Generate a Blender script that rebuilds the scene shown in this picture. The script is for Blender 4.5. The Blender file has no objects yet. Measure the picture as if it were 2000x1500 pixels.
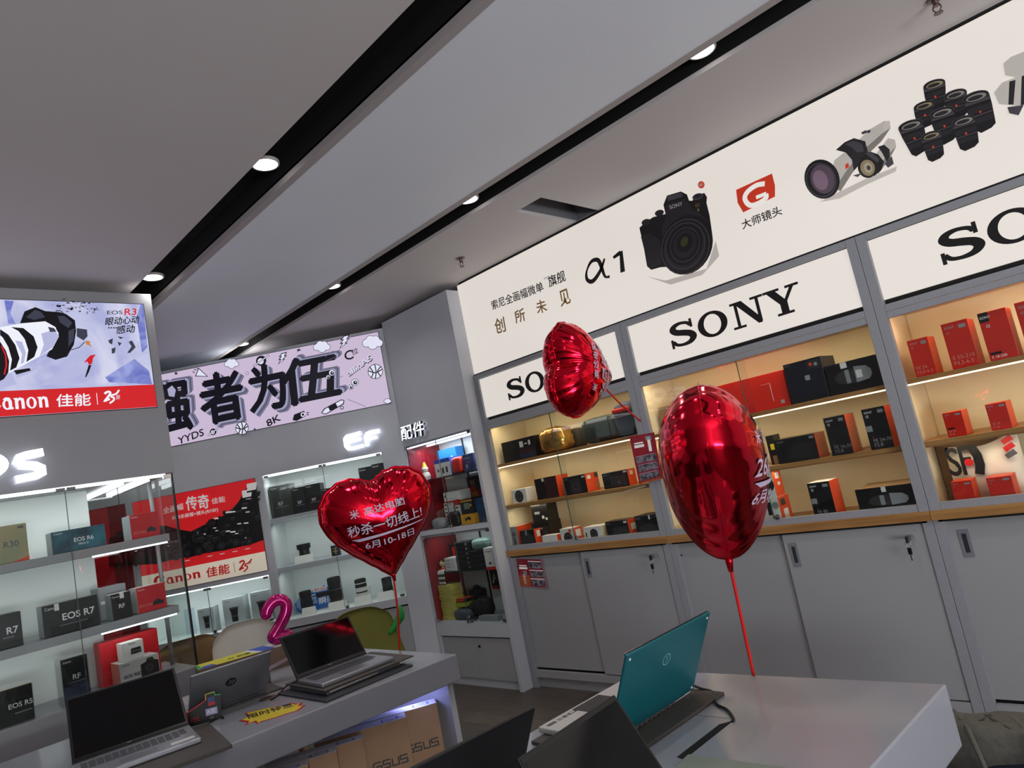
import bpy, bmesh, math, random
from mathutils import Matrix, Vector
random.seed(7)
C = bpy.context.scene
COL = C.collection
# ---------------------------------------------------------------- camera
HC = 1.4                                   # eye height
F = 1346.275                               # focal length in pixels of a 2000 px wide frame
YAW, PITCH, ROLL = (math.radians(a) for a in (-43.633, 7.39985, -11.44407))
_f = Vector((math.sin(YAW)*math.cos(PITCH), math.cos(YAW)*math.cos(PITCH), math.sin(PITCH)))
_r = Vector((math.cos(YAW), -math.sin(YAW), 0)); _u = _r.cross(_f)
RIGHT = math.cos(ROLL)*_r + math.sin(ROLL)*_u
UP = -math.sin(ROLL)*_r + math.cos(ROLL)*_u
FWD = _f
EYE = Vector((0, 0, HC))
cd = bpy.data.cameras.new('camera'); cam = bpy.data.objects.new('camera', cd); COL.objects.link(cam)
cd.sensor_fit = 'HORIZONTAL'; cd.sensor_width = 36; cd.lens = 36*F/2000; cd.clip_start = .02
cam.matrix_world = Matrix.Translation(EYE) @ Matrix((RIGHT, UP, -FWD)).transposed().to_4x4()
C.camera = cam
# ---------------------------------------------------------------- world, exposure
w = bpy.data.worlds.new('world'); C.world = w; w.use_nodes = True
w.node_tree.nodes['Background'].inputs[0].default_value = (.75, .8, 1, 1)
w.node_tree.nodes['Background'].inputs[1].default_value = .02
vs = C.view_settings
vs.view_transform = 'Standard'; vs.look = 'None'; vs.gamma = 1; vs.use_curve_mapping = False; vs.exposure = 0.0
C.cycles.use_denoising = True
C.cycles.max_bounces = 8; C.cycles.transparent_max_bounces = 16; C.cycles.glossy_bounces = 5; C.cycles.diffuse_bounces = 4
C.cycles.sample_clamp_indirect = 4; C.cycles.caustics_reflective = False; C.cycles.caustics_refractive = False

def lin(c):
    c = c.lstrip('#'); v = [int(c[i:i+2], 16)/255 for i in (0, 2, 4)]
    return tuple(x/12.92 if x <= .04045 else ((x+.055)/1.055)**2.4 for x in v)
MATS = {}
def mat(name, col='808080', rough=.5, metal=0, emit=0, ecol=None, noise=0, nscale=40, bump=0, spec=.5, kind=None, col2=None):
    if name in MATS: return MATS[name]
    m = bpy.data.materials.new(name); m.use_nodes = True; nt = m.node_tree
    b = nt.nodes['Principled BSDF']; c = lin(col)
    b.inputs['Base Color'].default_value = (*c, 1); b.inputs['Roughness'].default_value = rough
    b.inputs['Metallic'].default_value = metal; b.inputs['Specular IOR Level'].default_value = spec
    if emit:
        b.inputs['Emission Color'].default_value = (*lin(ecol or col), 1); b.inputs['Emission Strength'].default_value = emit
    if noise or bump or col2:
        tc = nt.nodes.new('ShaderNodeTexCoord'); n = nt.nodes.new('ShaderNodeTexNoise')
        n.inputs['Scale'].default_value = nscale; n.inputs['Detail'].default_value = 4
        nt.links.new(tc.outputs['Object'], n.inputs['Vector'])
        if kind == 'wood':
            mp = nt.nodes.new('ShaderNodeMapping'); mp.inputs['Scale'].default_value = (.06, 1, 1)
            nt.links.new(tc.outputs['Object'], mp.inputs['Vector']); nt.links.new(mp.outputs[0], n.inputs['Vector'])
        if noise or col2:
            r = nt.nodes.new('ShaderNodeValToRGB')
            a = lin(col2) if col2 else tuple(x*(1-noise) for x in c)
            r.color_ramp.elements[0].color = (*a, 1); r.color_ramp.elements[1].color = (*c, 1)
            r.color_ramp.elements[0].position = .35; r.color_ramp.elements[1].position = .65
            nt.links.new(n.outputs['Fac'], r.inputs[0]); nt.links.new(r.outputs[0], b.inputs['Base Color'])
            if emit and col2: nt.links.new(r.outputs[0], b.inputs['Emission Color'])
        if bump:
            bp = nt.nodes.new('ShaderNodeBump'); bp.inputs['Strength'].default_value = bump; bp.inputs['Distance'].default_value = .01
            nt.links.new(n.outputs['Fac'], bp.inputs['Height']); nt.links.new(bp.outputs[0], b.inputs['Normal'])
    MATS[name] = m
    return m
def glass_mat(name, tint=(1, 1, 1), refl=1.0, rough=0.0, ior=1.5):
    m = bpy.data.materials.new(name); m.use_nodes = True; nt = m.node_tree
    for n in list(nt.nodes):
        if n.type != 'OUTPUT_MATERIAL': nt.nodes.remove(n)
    out = [n for n in nt.nodes if n.type == 'OUTPUT_MATERIAL'][0]
    t = nt.nodes.new('ShaderNodeBsdfTransparent'); t.inputs[0].default_value = (*tint, 1)
    g = nt.nodes.new('ShaderNodeBsdfGlossy'); g.inputs['Roughness'].default_value = rough
    fr = nt.nodes.new('ShaderNodeFresnel'); fr.inputs[0].default_value = ior
    ml = nt.nodes.new('ShaderNodeMath'); ml.operation = 'MULTIPLY'; ml.inputs[1].default_value = refl; ml.use_clamp = True
    mx = nt.nodes.new('ShaderNodeMixShader')
    ge = nt.nodes.new('ShaderNodeNewGeometry')
    mm = nt.nodes.new('ShaderNodeMath'); mm.operation = 'MULTIPLY'; sb = nt.nodes.new('ShaderNodeMath'); sb.operation = 'SUBTRACT'; sb.inputs[0].default_value = 1
    nt.links.new(ge.outputs['Backfacing'], sb.inputs[1])       # only the face towards the viewer reflects, a ray leaving the pane goes straight on
    nt.links.new(fr.outputs[0], mm.inputs[0]); nt.links.new(sb.outputs[0], mm.inputs[1])
    nt.links.new(mm.outputs[0], ml.inputs[0]); nt.links.new(ml.outputs[0], mx.inputs[0])
    nt.links.new(t.outputs[0], mx.inputs[1]); nt.links.new(g.outputs[0], mx.inputs[2]); nt.links.new(mx.outputs[0], out.inputs[0])
    MATS[name] = m
    return m
def area(name, loc, direction, sx, sy, power, col=(1, 1, 1), spread=180):
    l = bpy.data.lights.new(name, 'AREA'); l.shape = 'RECTANGLE' if sy else 'DISK'; l.size = sx
    if sy: l.size_y = sy
    l.energy = power; l.color = col; l.spread = math.radians(spread)
    o = bpy.data.objects.new(name, l); COL.objects.link(o)
    o.location = loc; o.rotation_euler = Vector(direction).to_track_quat('-Z', 'Y').to_euler()
    return o

# ---------------------------------------------------------------- placing: a ray from the eye met with a plane of the room
def ray(x, y): return RIGHT*((x-1000)/F) - UP*((y-750)/F) + FWD
class Frame:
    """a wall's own axes: x along it, y into it, z up"""
    def __init__(s, o, deg):
        t = math.radians(deg); s.o = Vector(o); s.M = Matrix.Translation(s.o) @ Matrix.Rotation(t, 4, 'Z')
        s.u = Vector((math.cos(t), math.sin(t), 0)); s.n = Vector((-math.sin(t), math.cos(t), 0))
    def at(s, x, y, dep=0):
        d = ray(x, y); k = (s.o+s.n*dep-EYE).dot(s.n)/d.dot(s.n)
        p = EYE+d*k
        return (p-s.o).dot(s.u), p.z
def onz(x, y, z):
    d = ray(x, y); return EYE+d*((z-HC)/d.z)
def atdepth(x, y, dep): return EYE+ray(x, y)*dep
WORLD = Matrix.Identity(4)
SONYF = Frame((0, 3.30, 0), 0); ACCF = Frame((-4.316, 3.205, 0), 0); EFF = Frame((-4.316, 3.205, 0), 45); LEFTF = Frame((-3.88, 0, 0), 90)

# ---------------------------------------------------------------- mesh building
TXT = {}
def text_mesh(s, bold=0):
    k = (s, bold)
    if k in TXT: return TXT[k]
    c = bpy.data.curves.new('t', 'FONT'); c.body = s; c.size = 1; c.resolution_u = 3; c.offset = bold
    o = bpy.data.objects.new('t', c); COL.objects.link(o)
    dg = bpy.context.evaluated_depsgraph_get(); me = bpy.data.meshes.new_from_object(o.evaluated_get(dg))
    vs_ = [(v.co.x, v.co.y) for v in me.vertices]; fs = [tuple(p.vertices) for p in me.polygons]
    bpy.data.objects.remove(o); bpy.data.curves.remove(c); bpy.data.meshes.remove(me)
    if vs_:
        x0 = min(v[0] for v in vs_); x1 = max(v[0] for v in vs_); y0 = min(v[1] for v in vs_); y1 = max(v[1] for v in vs_)
        sx = max(x1-x0, 1e-6); sy = max(y1-y0, 1e-6)
        vs_ = [((x-x0)/sx, (y-y0)/sy) for x, y in vs_]; asp = sx/sy
    else: asp = 1
    TXT[k] = (vs_, fs, asp)
    return TXT[k]
def smooth_path(pts, n=6, closed=False):
    out = []; N = len(pts)
    rng = range(N if closed else N-1)
    for i in rng:
        p0 = pts[(i-1) % N] if closed or i else pts[0]; p1 = pts[i]; p2 = pts[(i+1) % N]; p3 = pts[(i+2) % N] if closed or i+2 < N else pts[-1]
        for k in range(n):
            t = k/n
            out.append(tuple(.5*(2*b+(c-a)*t+(2*a-5*b+4*c-d)*t*t+(-a+3*b-3*c+d)*t**3) for a, b, c, d in zip(p0, p1, p2, p3)))
    if not closed: out.append(tuple(pts[-1]))
    return out
def stroke2d(pts, wd, closed=False):
    """outline quads of a thick 2-D line; wd a number or one width per point"""
    n = len(pts); wl = wd if isinstance(wd, (list, tuple)) else [wd]*n
    L, R = [], []
    for i in range(n):
        a = pts[(i-1) % n] if closed or i else pts[i]; b = pts[(i+1) % n] if closed or i+1 < n else pts[i]; p = pts[i]
        d1 = Vector((p[0]-a[0], p[1]-a[1])); d2 = Vector((b[0]-p[0], b[1]-p[1]))
        if d1.length < 1e-9: d1 = d2.copy()
        if d2.length < 1e-9: d2 = d1.copy()
        if d1.length < 1e-9: d1 = d2 = Vector((1, 0))
        d1.normalize(); d2.normalize(); t = d1+d2
        if t.length < 1e-6: t = d1.copy()
        t.normalize(); nn = Vector((-t.y, t.x)); k = 1/max(.45, nn.dot(Vector((-d1.y, d1.x))))
        h = wl[i]/2*k
        L.append((p[0]+nn.x*h, p[1]+nn.y*h)); R.append((p[0]-nn.x*h, p[1]-nn.y*h))
    v = L+R; m = n if closed else n-1
    f = [(n+i, n+(i+1) % n, (i+1) % n, i) for i in range(m)]
    return v, f
class MB:
    def __init__(s): s.v = []; s.f = []; s.m = []; s.s = []; s.mats = []; s.T = None; s.lay = 0
    def mi(s, m):
        if m not in s.mats: s.mats.append(m)
        return s.mats.index(m)
    def add(s, vs, fs, m, smooth=False, T=None):
        k = len(s.v); T = T or s.T
        if T is not None: vs = [T @ Vector(v) for v in vs]
        s.v += [tuple(v) for v in vs]; i = s.mi(m)
        for f in fs: s.f.append(tuple(k+j for j in f)); s.m.append(i); s.s.append(smooth)
        return s
    def box(s, a, b, m, fm=None, T=None):
        """fm: other materials by side: l r f k b t (k: back)"""
        x0, y0, z0 = a; x1, y1, z1 = b
        v = [(x0, y0, z0), (x1, y0, z0), (x1, y1, z0), (x0, y1, z0), (x0, y0, z1), (x1, y0, z1), (x1, y1, z1), (x0, y1, z1)]
        fs = dict(b=(0, 3, 2, 1), t=(4, 5, 6, 7), f=(0, 1, 5, 4), r=(1, 2, 6, 5), k=(2, 3, 7, 6), l=(3, 0, 4, 7))
        k = len(s.v); T = T or s.T
        if T is not None: v = [T @ Vector(p) for p in v]
        s.v += [tuple(p) for p in v]
        for n, f in fs.items():
            s.f.append(tuple(k+j for j in f)); s.m.append(s.mi((fm or {}).get(n, m))); s.s.append(False)
        return s
    def prism(s, poly, d0, d1, m, axes='xz', sm=None, T=None):
        """poly in two axes, pulled along the third from d0 to d1"""
        n = len(poly); ar = sum(poly[i][0]*poly[(i+1) % n][1]-poly[(i+1) % n][0]*poly[i][1] for i in range(n))
        P = list(poly) if ar > 0 else list(poly)[::-1]
        def mk(p, d): return {'xz': (p[0], d, p[1]), 'xy': (p[0], p[1], d), 'yz': (d, p[0], p[1])}[axes]
        v = [mk(p, d0) for p in P]+[mk(p, d1) for p in P]
        lo, hi = tuple(range(n)), tuple(range(n, 2*n))
        fl = [lo, hi[::-1]]+[(i, n+i, n+(i+1) % n, (i+1) % n) for i in range(n)]
        if axes != 'xz': fl = [tuple(reversed(f)) for f in fl]
        if d1 < d0: fl = [tuple(reversed(f)) for f in fl]
        s.add(v, fl[:2], m, False, T)
        k = len(s.v)-2*n; i0 = s.mi(sm or m)
        for f in fl[2:]: s.f.append(tuple(k+j for j in f)); s.m.append(i0); s.s.append(n > 12)
        return s
    def tube(s, pts, r, m, n=8, closed=False, caps=True, T=None):
        pts = [Vector(p) for p in pts]; N = len(pts); rs = r if isinstance(r, (list, tuple)) else [r]*N
        vs, fs = [], []; up = Vector((0, 0, 1)); prev = None
        for i, p in enumerate(pts):
            a = pts[i-1] if i or closed else p; b = pts[(i+1) % N] if i+1 < N or closed else p
            t = (b-a).normalized() if (b-a).length > 1e-9 else Vector((0, 0, 1))
            if prev is None: q = t.cross(up if abs(t.dot(up)) < .95 else Vector((1, 0, 0))).normalized()
            else:
                q = prev-t*prev.dot(t); q = q.normalized() if q.length > 1e-6 else t.orthogonal().normalized()
            prev = q; o = t.cross(q)
            for k in range(n):
                an = 2*math.pi*k/n; vs.append(p+(q*math.cos(an)+o*math.sin(an))*rs[i])
        for i in range(N if closed else N-1):
            for k in range(n):
                a = i*n+k; b = i*n+(k+1) % n; c = ((i+1) % N)*n+(k+1) % n; d = ((i+1) % N)*n+k
                fs.append((a, b, c, d))
        if caps and not closed: fs += [tuple(range(n))[::-1], tuple((N-1)*n+k for k in range(n))]
        return s.add(vs, fs, m, True, T)
    def lathe(s, prof, m, n=24, T=None, smooth=True, caps=True):
        """profile (radius, height[, material]) turned about z"""
        vs = []
        for p in prof:
            for k in range(n):
                a = 2*math.pi*k/n; vs.append((p[0]*math.cos(a), p[0]*math.sin(a), p[1]))
        for i in range(len(prof)-1):
            mm = prof[i+1][2] if len(prof[i+1]) > 2 else m
            fs = [(k, (k+1) % n, n+(k+1) % n, n+k) for k in range(n)]
            s.add([vs[i*n+j] for j in range(2*n)], fs, mm, smooth, T)
        if caps and prof[0][0] > 1e-5: s.add(vs[:n], [tuple(range(n))[::-1]], prof[0][2] if len(prof[0]) > 2 else m, False, T)
        if caps and prof[-1][0] > 1e-5: s.add(vs[-n:], [tuple(range(n))], prof[-1][2] if len(prof[-1]) > 2 else m, False, T)
        return s
    # flat print on a face: pts2 are (x, z) of the owner's axes at depth y
    def flat(s, v2, f, m, y, T=None):
        s.lay += 1; yy = y-.0006-.00004*s.lay
        return s.add([(a, yy, b) for a, b in v2], f, m, False, T)
    def poly(s, pts, m, y, T=None):
        n = len(pts); ar = sum(pts[i][0]*pts[(i+1) % n][1]-pts[(i+1) % n][0]*pts[i][1] for i in range(n))
        if ar < 0: pts = list(pts)[::-1]
        return s.flat(pts, [tuple(range(n))], m, y, T)
    def rect(s, x0, z0, x1, z1, m, y, T=None): return s.poly([(x0, z0), (x1, z0), (x1, z1), (x0, z1)], m, y, T)
    def ell(s, cx, cz, rx, rz, m, y, rot=0, n=28, ring=0, T=None, a0=0, a1=360):
        c, d = math.cos(math.radians(rot)), math.sin(math.radians(rot)); full = abs(a1-a0) >= 360
        ang = [math.radians(a0+(a1-a0)*k/(n if full else n-1)) for k in range(n)]
        def P(q, a): x = rx*q*math.cos(a); z = rz*q*math.sin(a); return (cx+x*c-z*d, cz+x*d+z*c)
        if not ring: return s.poly([P(1, a) for a in ang], m, y, T)
        v = [P(1, a) for a in ang]+[P(ring, a) for a in ang]
        return s.flat(v, [(n+i, i, (i+1) % n, n+(i+1) % n) for i in range(n if full else n-1)], m, y, T)
    def line(s, pts, wd, m, y, closed=False, T=None):
        v, f = stroke2d(pts, wd, closed)
        ff = []
        for q in f:
            a = sum(v[q[i]][0]*v[q[(i+1) % 4]][1]-v[q[(i+1) % 4]][0]*v[q[i]][1] for i in range(4)); ff.append(q if a > 0 else q[::-1])
        return s.flat(v, ff, m, y, T)
    def text(s, t, bl, br, tl, m, y, bold=0, T=None):
        """writing fitted to three corners (lower start, lower end, upper start)"""
        stamp = bold if bold > .018 else 0       # heavy writing: the same letters laid down several times, a hair apart
        vs_, fs, asp = text_mesh(t, 0 if stamp else bold)
        if not vs_: return s
        if stamp:
            hh = math.hypot(tl[0]-bl[0], tl[1]-bl[1])*stamp*.8
            for a, b in ((hh, 0), (-hh, 0), (0, hh), (0, -hh)): s.text(t, (bl[0]+a, bl[1]+b), (br[0]+a, br[1]+b), (tl[0]+a, tl[1]+b), m, y, 0, T)
        ux, uz = br[0]-bl[0], br[1]-bl[1]; wx, wz = tl[0]-bl[0], tl[1]-bl[1]
        return s.flat([(bl[0]+ux*a+wx*b, bl[1]+uz*a+wz*b) for a, b in vs_], fs, m, y, T)
    def textw(s, t, x, z, h, m, y, bold=0, wmax=None, T=None):
        """writing of height h from its lower left corner"""
        asp = text_mesh(t, bold)[2]; wd = h*asp
        if wmax and wd > wmax: h *= wmax/wd; wd = wmax
        return s.text(t, (x, z), (x+wd, z), (x, z+h), m, y, bold, T)
    def build(s, name, parent=None, M=None, bevel=0, sub=0, weld=False):
        me = bpy.data.meshes.new(name); me.from_pydata(s.v, [], s.f)
        for m in s.mats: me.materials.append(m)
        me.polygons.foreach_set('material_index', s.m); me.polygons.foreach_set('use_smooth', s.s)
        if weld:
            bm = bmesh.new(); bm.from_mesh(me); bmesh.ops.remove_doubles(bm, verts=bm.verts, dist=1e-5); bm.to_mesh(me); bm.free()
        me.update()
        o = bpy.data.objects.new(name, me); COL.objects.link(o)
        if parent is not None: o.parent = parent
        if M is not None: o.matrix_local = M
        if bevel:
            b = o.modifiers.new('bevel', 'BEVEL'); b.width = bevel; b.segments = 2; b.limit_method = 'ANGLE'; b.angle_limit = math.radians(50); b.harden_normals = False
        if sub:
            b = o.modifiers.new('sub', 'SUBSURF'); b.levels = sub; b.render_levels = sub
        return o
def tag(o, label, cat, group=None):
    o['label'] = label; o['category'] = cat
    if group: o['group'] = group
    return o
def thing(name, label, cat, M=None, group=None):
    o = bpy.data.objects.new(name, None); o.empty_display_size = .05; COL.objects.link(o)
    if M is not None: o.matrix_world = M
    return tag(o, label, cat, group)
def struct(mb, name, M=None, **k):
    o = mb.build(name, None, M, **k); o['kind'] = 'structure'; return o
def TR(x, y, z, rz=0): return Matrix.Translation((x, y, z)) @ Matrix.Rotation(math.radians(rz), 4, 'Z')
# ---------------------------------------------------------------- materials
WHITE = mat('white_laminate', '98989c', .35, noise=.03, nscale=3)
WHITE2 = mat('white_cabinet_door', 'a3a3a5', .4, noise=.03, nscale=3)
GLOSSW = mat('glossy_white_worktop', '9c9ea6', .14, noise=.02, nscale=3)
FRAMEG = mat('grey_frame', '9a9ca2', .4, noise=.05, nscale=60)
GREYP = mat('grey_panel', 'c2c4cb', .45, noise=.04, nscale=3)
CREAM = mat('cream_lining', 'ead9b4', .6, noise=.04, nscale=4)
WOOD = mat('oak_edge', 'b0814a', .5, col2='94683a', nscale=60, kind='wood')
BLACK = mat('black_gap', '060606', .8)
BLK = mat('black_card', '0d0d10', .38, noise=.3, nscale=30)
BLKP = mat('black_plastic', '141416', .35, noise=.2, nscale=80)
ORANGE = mat('orange_card', 'e2491c', .45, noise=.1, nscale=8)
RED = mat('red_card', 'cc2416', .4, noise=.1, nscale=8)
CRED = mat('crimson_card', 'c41824', .4, noise=.1, nscale=8)
WCARD = mat('white_card', 'e2e0dc', .45, noise=.05, nscale=8)
GCARD = mat('grey_card', '8c8f94', .45, noise=.08, nscale=8)
SILVER = mat('silver_metal', 'b8babd', .3, 1, noise=.05, nscale=90)
CHROME = mat('chrome', 'c8c8c8', .12, 1)
INKW = mat('white_ink', 'e8e8ea', .5)
INKG = mat('grey_ink', '9a9a9e', .5)
INKK = mat('black_ink', '0c0b0d', .5)
INKR = mat('red_ink', 'c8141c', .5)
GLASS = glass_mat('clear_glass', (.96, .98, .97), 1.3)
GLASSE = mat('glass_edge', '4a5a56', .15)
CEIL = mat('ceiling_paint', 'd2cccc', .7, noise=.02, nscale=2)
PANEL = mat('pale_ceiling_panel', 'f0f6ff', .5, noise=.02, nscale=2)
LIP = mat('ceiling_lip', 'b0a9a8', .6)
LAMPE = mat('lamp_glow', 'ffffff', .5, emit=4, ecol='fff6ee')
LEDW = mat('led_glow', 'ffffff', .5, emit=3, ecol='f4f8ff')
LEDY = mat('warm_led_glow', 'ffe9c0', .5, emit=4, ecol='ffe2b0')
SIGNW = mat('lit_sign_face', '8e8a85', .5, emit=.74, ecol='f0e8e0')
# ---------------------------------------------------------------- room shell
H = 2.82
def floor_mat():
    m = mat('floor_planks', '5a5048', .45); nt = m.node_tree; b = nt.nodes['Principled BSDF']
    tc = nt.nodes.new('ShaderNodeTexCoord'); mp = nt.nodes.new('ShaderNodeMapping'); br = nt.nodes.new('ShaderNodeTexBrick')
    mp.inputs['Scale'].default_value = (1, 1, 1); nt.links.new(tc.outputs['Object'], mp.inputs[0]); nt.links.new(mp.outputs[0], br.inputs[0])
    br.inputs['Scale'].default_value = 1; br.inputs['Brick Width'].default_value = 1.2; br.inputs['Row Height'].default_value = .16
    br.inputs['Mortar Size'].default_value = .002; br.inputs['Color1'].default_value = (*lin('6e635a'), 1); br.inputs['Color2'].default_value = (*lin('574d46'), 1)
    br.inputs['Mortar'].default_value = (*lin('332d29'), 1)
    n = nt.nodes.new('ShaderNodeTexNoise'); n.inputs['Scale'].default_value = 6; mp2 = nt.nodes.new('ShaderNodeMapping'); mp2.inputs['Scale'].default_value = (.8, 9, 1)
    nt.links.new(tc.outputs['Object'], mp2.inputs[0]); nt.links.new(mp2.outputs[0], n.inputs[0])
    mx = nt.nodes.new('ShaderNodeMix'); mx.data_type = 'RGBA'; mx.blend_type = 'MULTIPLY'; mx.inputs[0].default_value = .7
    nt.links.new(br.outputs[0], mx.inputs[6]); nt.links.new(n.outputs[0], mx.inputs[7]); nt.links.new(mx.outputs[2], b.inputs['Base Color'])
    return m
X0, X1, Y0, Y1 = -6.4, 4.6, -2.6, 3.9
struct(MB().box((X0, Y0, -.05), (X1, Y1, 0), floor_mat()), 'floor')
WALLM = mat('wall_paint', 'b6b4b4', .7, noise=.03, nscale=2)
struct(MB().box((X0, Y1, 0), (X1, Y1+.05, H+.2), WALLM), 'wall_back')
struct(MB().box((X0-.05, Y0, 0), (X0, Y1, H+.2), WALLM), 'wall_left')
struct(MB().box((X1, Y0, 0), (X1+.05, Y1, H+.2), WALLM), 'wall_right')
struct(MB().box((X0, Y0-.05, 0), (X1, Y0, H+.2), WALLM), 'wall_front')
# ceiling: two slots with a pale panel between them
S1, S2 = (1.313, 1.484, 1.52), (2.378, 2.419, 2.576)
VX0, VX1, VY0, VY1 = -2.385, -2.195, 2.81, 3.36
mb = MB()
mb.box((X0, Y0, H), (X1, S1[0], H+.02), CEIL)
for a, b in (((X0, S2[2]), (VX0, Y1)), ((VX0, S2[2]), (VX1, VY0)), ((VX0, VY1), (VX1, Y1)), ((VX1, S2[2]), (X1, Y1))):
    mb.box((*a, H), (*b, H+.02), CEIL)
struct(mb, 'ceiling')
struct(MB().box((X0, S1[2]-.004, H-.006), (X1, S2[0]+.004, H+.02), PANEL), 'ceiling_panel')
struct(MB().box((X0, S1[1], H-.008), (X1, S1[2], H+.03), LIP), 'trim_1')
struct(MB().box((X0, S2[0], H-.008), (X1, S2[1], H+.03), LIP), 'trim_2')
mb = MB()
for a, b in ((S1[0], S1[1]), (S2[1], S2[2])):
    mb.box((X0, a-.03, H+.02), (X1, a, H+.13), BLACK); mb.box((X0, b, H+.02), (X1, b+.03, H+.13), BLACK); mb.box((X0, a-.03, H+.13), (X1, b+.03, H+.15), BLACK)
struct(mb, 'ceiling_slot_lining')
HATCH = mat('dark_hatch_lining', '77777c', .6)
mb = MB()
mb.box((VX0-.01, VY0-.01, H+.02), (VX0, VY1+.01, H+.3), HATCH); mb.box((VX1, VY0-.01, H+.02), (VX1+.01, VY1+.01, H+.3), HATCH)
mb.box((VX0, VY0-.01, H+.02), (VX1, VY0, H+.3), HATCH); mb.box((VX0, VY1, H+.02), (VX1, VY1+.01, H+.3), HATCH); mb.box((VX0-.01, VY0-.01, H+.3), (VX1+.01, VY1+.01, H+.31), HATCH)
tag(mb.build('ceiling_hatch'), 'square open hatch in the grey ceiling above the white camera banner', 'hatch')
# downlights
LZ = H+.034
RIM = mat('lamp_rim', 'c9c5c0', .4)
where = {(0, -1.06): 'out of reach above the eye', (0, -2.45): 'in the black slot farther from the banner, large, in mid ceiling', (0, -3.84): 'in the black slot just above the red and blue screen corner',
         (1, -1.02): 'in the slot beside the lit banner, over its camera lens pictures', (1, -2.41): 'in the slot beside the lit banner, facing the square hatch',
         (1, -3.80): 'in the slot beside the lit banner, half way to the doodle screen', (1, -5.22): 'at the slot end just over the doodle screen'}
for j, yc in ((0, 1.380), (1, 2.480)):
    for x in ((-1.06, -2.45, -3.84) if j == 0 else (-1.02, -2.41, -3.80, -5.22)):
        t = thing('downlight', 'round white downlight '+where[(j, x)], 'ceiling light', TR(x, yc, LZ), 'downlights in the black ceiling slots')
        MB().lathe([(.050, -.004), (.056, -.004), (.058, 0), (.058, .008), (.0, .008)], RIM, 28, caps=False).build('rim', t)
        MB().lathe([(.0, -.004), (.0495, -.004), (.0495, .004), (0, .004)], LAMPE, 28).build('diffuser', t)
for yc in (1.40, 2.4975):
    for x in (-5.28, -3.88, -2.48, -1.06, .36, 1.78):
        area('downlight_beam', (x, yc, H+.004), (0, 0, -1), .1, 0, 2.3, (1, .97, .93), 140)
area('added_side_fill', (X1-.1, -.95, .85), (-1, .12, 1.35), 3.1, 1.6, 430, (.93, .96, 1), 180)  # unseen fill lamp, added to brighten the ceiling and the cabinet fronts
# sprinklers
STEEL = mat('sprinkler_steel', '6e5a54', .35, .8)
for p, lb in (((901, 513), 'tiny sprinkler head on the grey ceiling over the start of the lit banner'), ((1829, 12), 'larger dark sprinkler head on the ceiling edge above the lens pictures')):
    q = onz(p[0], p[1], H-.03)
    t = thing('sprinkler', lb, 'sprinkler', TR(q.x, q.y, H))
    MB().lathe([(.028, -.001), (.028, -.006), (.012, -.008), (.009, -.022), (.011, -.024), (.011, -.03), (.0, -.03)][::-1], STEEL, 16).build('body', t)
    m = MB()
    for sx in (-1, 1): m.tube([(sx*.010, 0, -.026), (sx*.014, 0, -.04), (sx*.004, 0, -.056)], .0025, STEEL, 6)
    m.build('yoke', t)
    MB().lathe([(0, -.06), (.016, -.06), (.016, -.057), (0, -.056)], STEEL, 12).build('deflector', t)
# ---------------------------------------------------------------- hand drawn letters (unit boxes 0..1)
def arc(cx, cy, rx, ry, a0, a1, n=14): return [(cx+rx*math.cos(math.radians(a0+(a1-a0)*k/n)), cy+ry*math.sin(math.radians(a0+(a1-a0)*k/n))) for k in range(n+1)]
def slab_letters():
    """S O N Y in a broad slab serif: (kind, data) pieces in a 3.5 x 1 box"""
    out = []
    sp = smooth_path([(.68, .74), (.60, .87), (.40, .93), (.22, .87), (.16, .73), (.26, .60), (.46, .52), (.64, .42), (.70, .27), (.60, .12), (.40, .07), (.20, .12), (.10, .28)], 5)
    n = len(sp); wd = [.115+.115*max(0, math.sin(math.pi*(i/(n-1)-.15)/.7) if .15 < i/(n-1) < .85 else 0) for i in range(n)]
    out.append(('line', sp, wd)); out.append(('poly', [(.66, .66), (.74, .66), (.74, 1), (.665, 1)])); out.append(('poly', [(.04, 0), (.115, 0), (.115, .36), (.04, .36)]))
    out.append(('ring', 1.28, .5, .41, .5, .235, .39))
    x = 1.80
    out += [('poly', [(x+.02, .91), (x+.30, .91), (x+.30, 1), (x+.02, 1)]), ('poly', [(x, 0), (x+.33, 0), (x+.33, .09), (x, .09)]), ('poly', [(x+.12, .05), (x+.20, .05), (x+.20, .95), (x+.12, .95)]),
            ('poly', [(x+.12, 1), (x+.33, 1), (x+.74, .16), (x+.74, 0), (x+.64, 0)]), ('poly', [(x+.67, .05), (x+.75, .05), (x+.75, .95), (x+.67, .95)]), ('poly', [(x+.55, .91), (x+.87, .91), (x+.87, 1), (x+.55, 1)])]
    x = 2.68
    out += [('poly', [(x, .91), (x+.40, .91), (x+.40, 1), (x, 1)]), ('poly', [(x+.54, .91), (x+.86, .91), (x+.86, 1), (x+.54, 1)]), ('poly', [(x+.07, .95), (x+.29, .95), (x+.53, .46), (x+.35, .40)]),
            ('poly', [(x+.66, .95), (x+.76, .95), (x+.53, .46), (x+.44, .46)]), ('poly', [(x+.35, .05), (x+.53, .05), (x+.53, .47), (x+.35, .47)]), ('poly', [(x+.24, 0), (x+.64, 0), (x+.64, .09), (x+.24, .09)])]
    return out, 3.54
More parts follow.
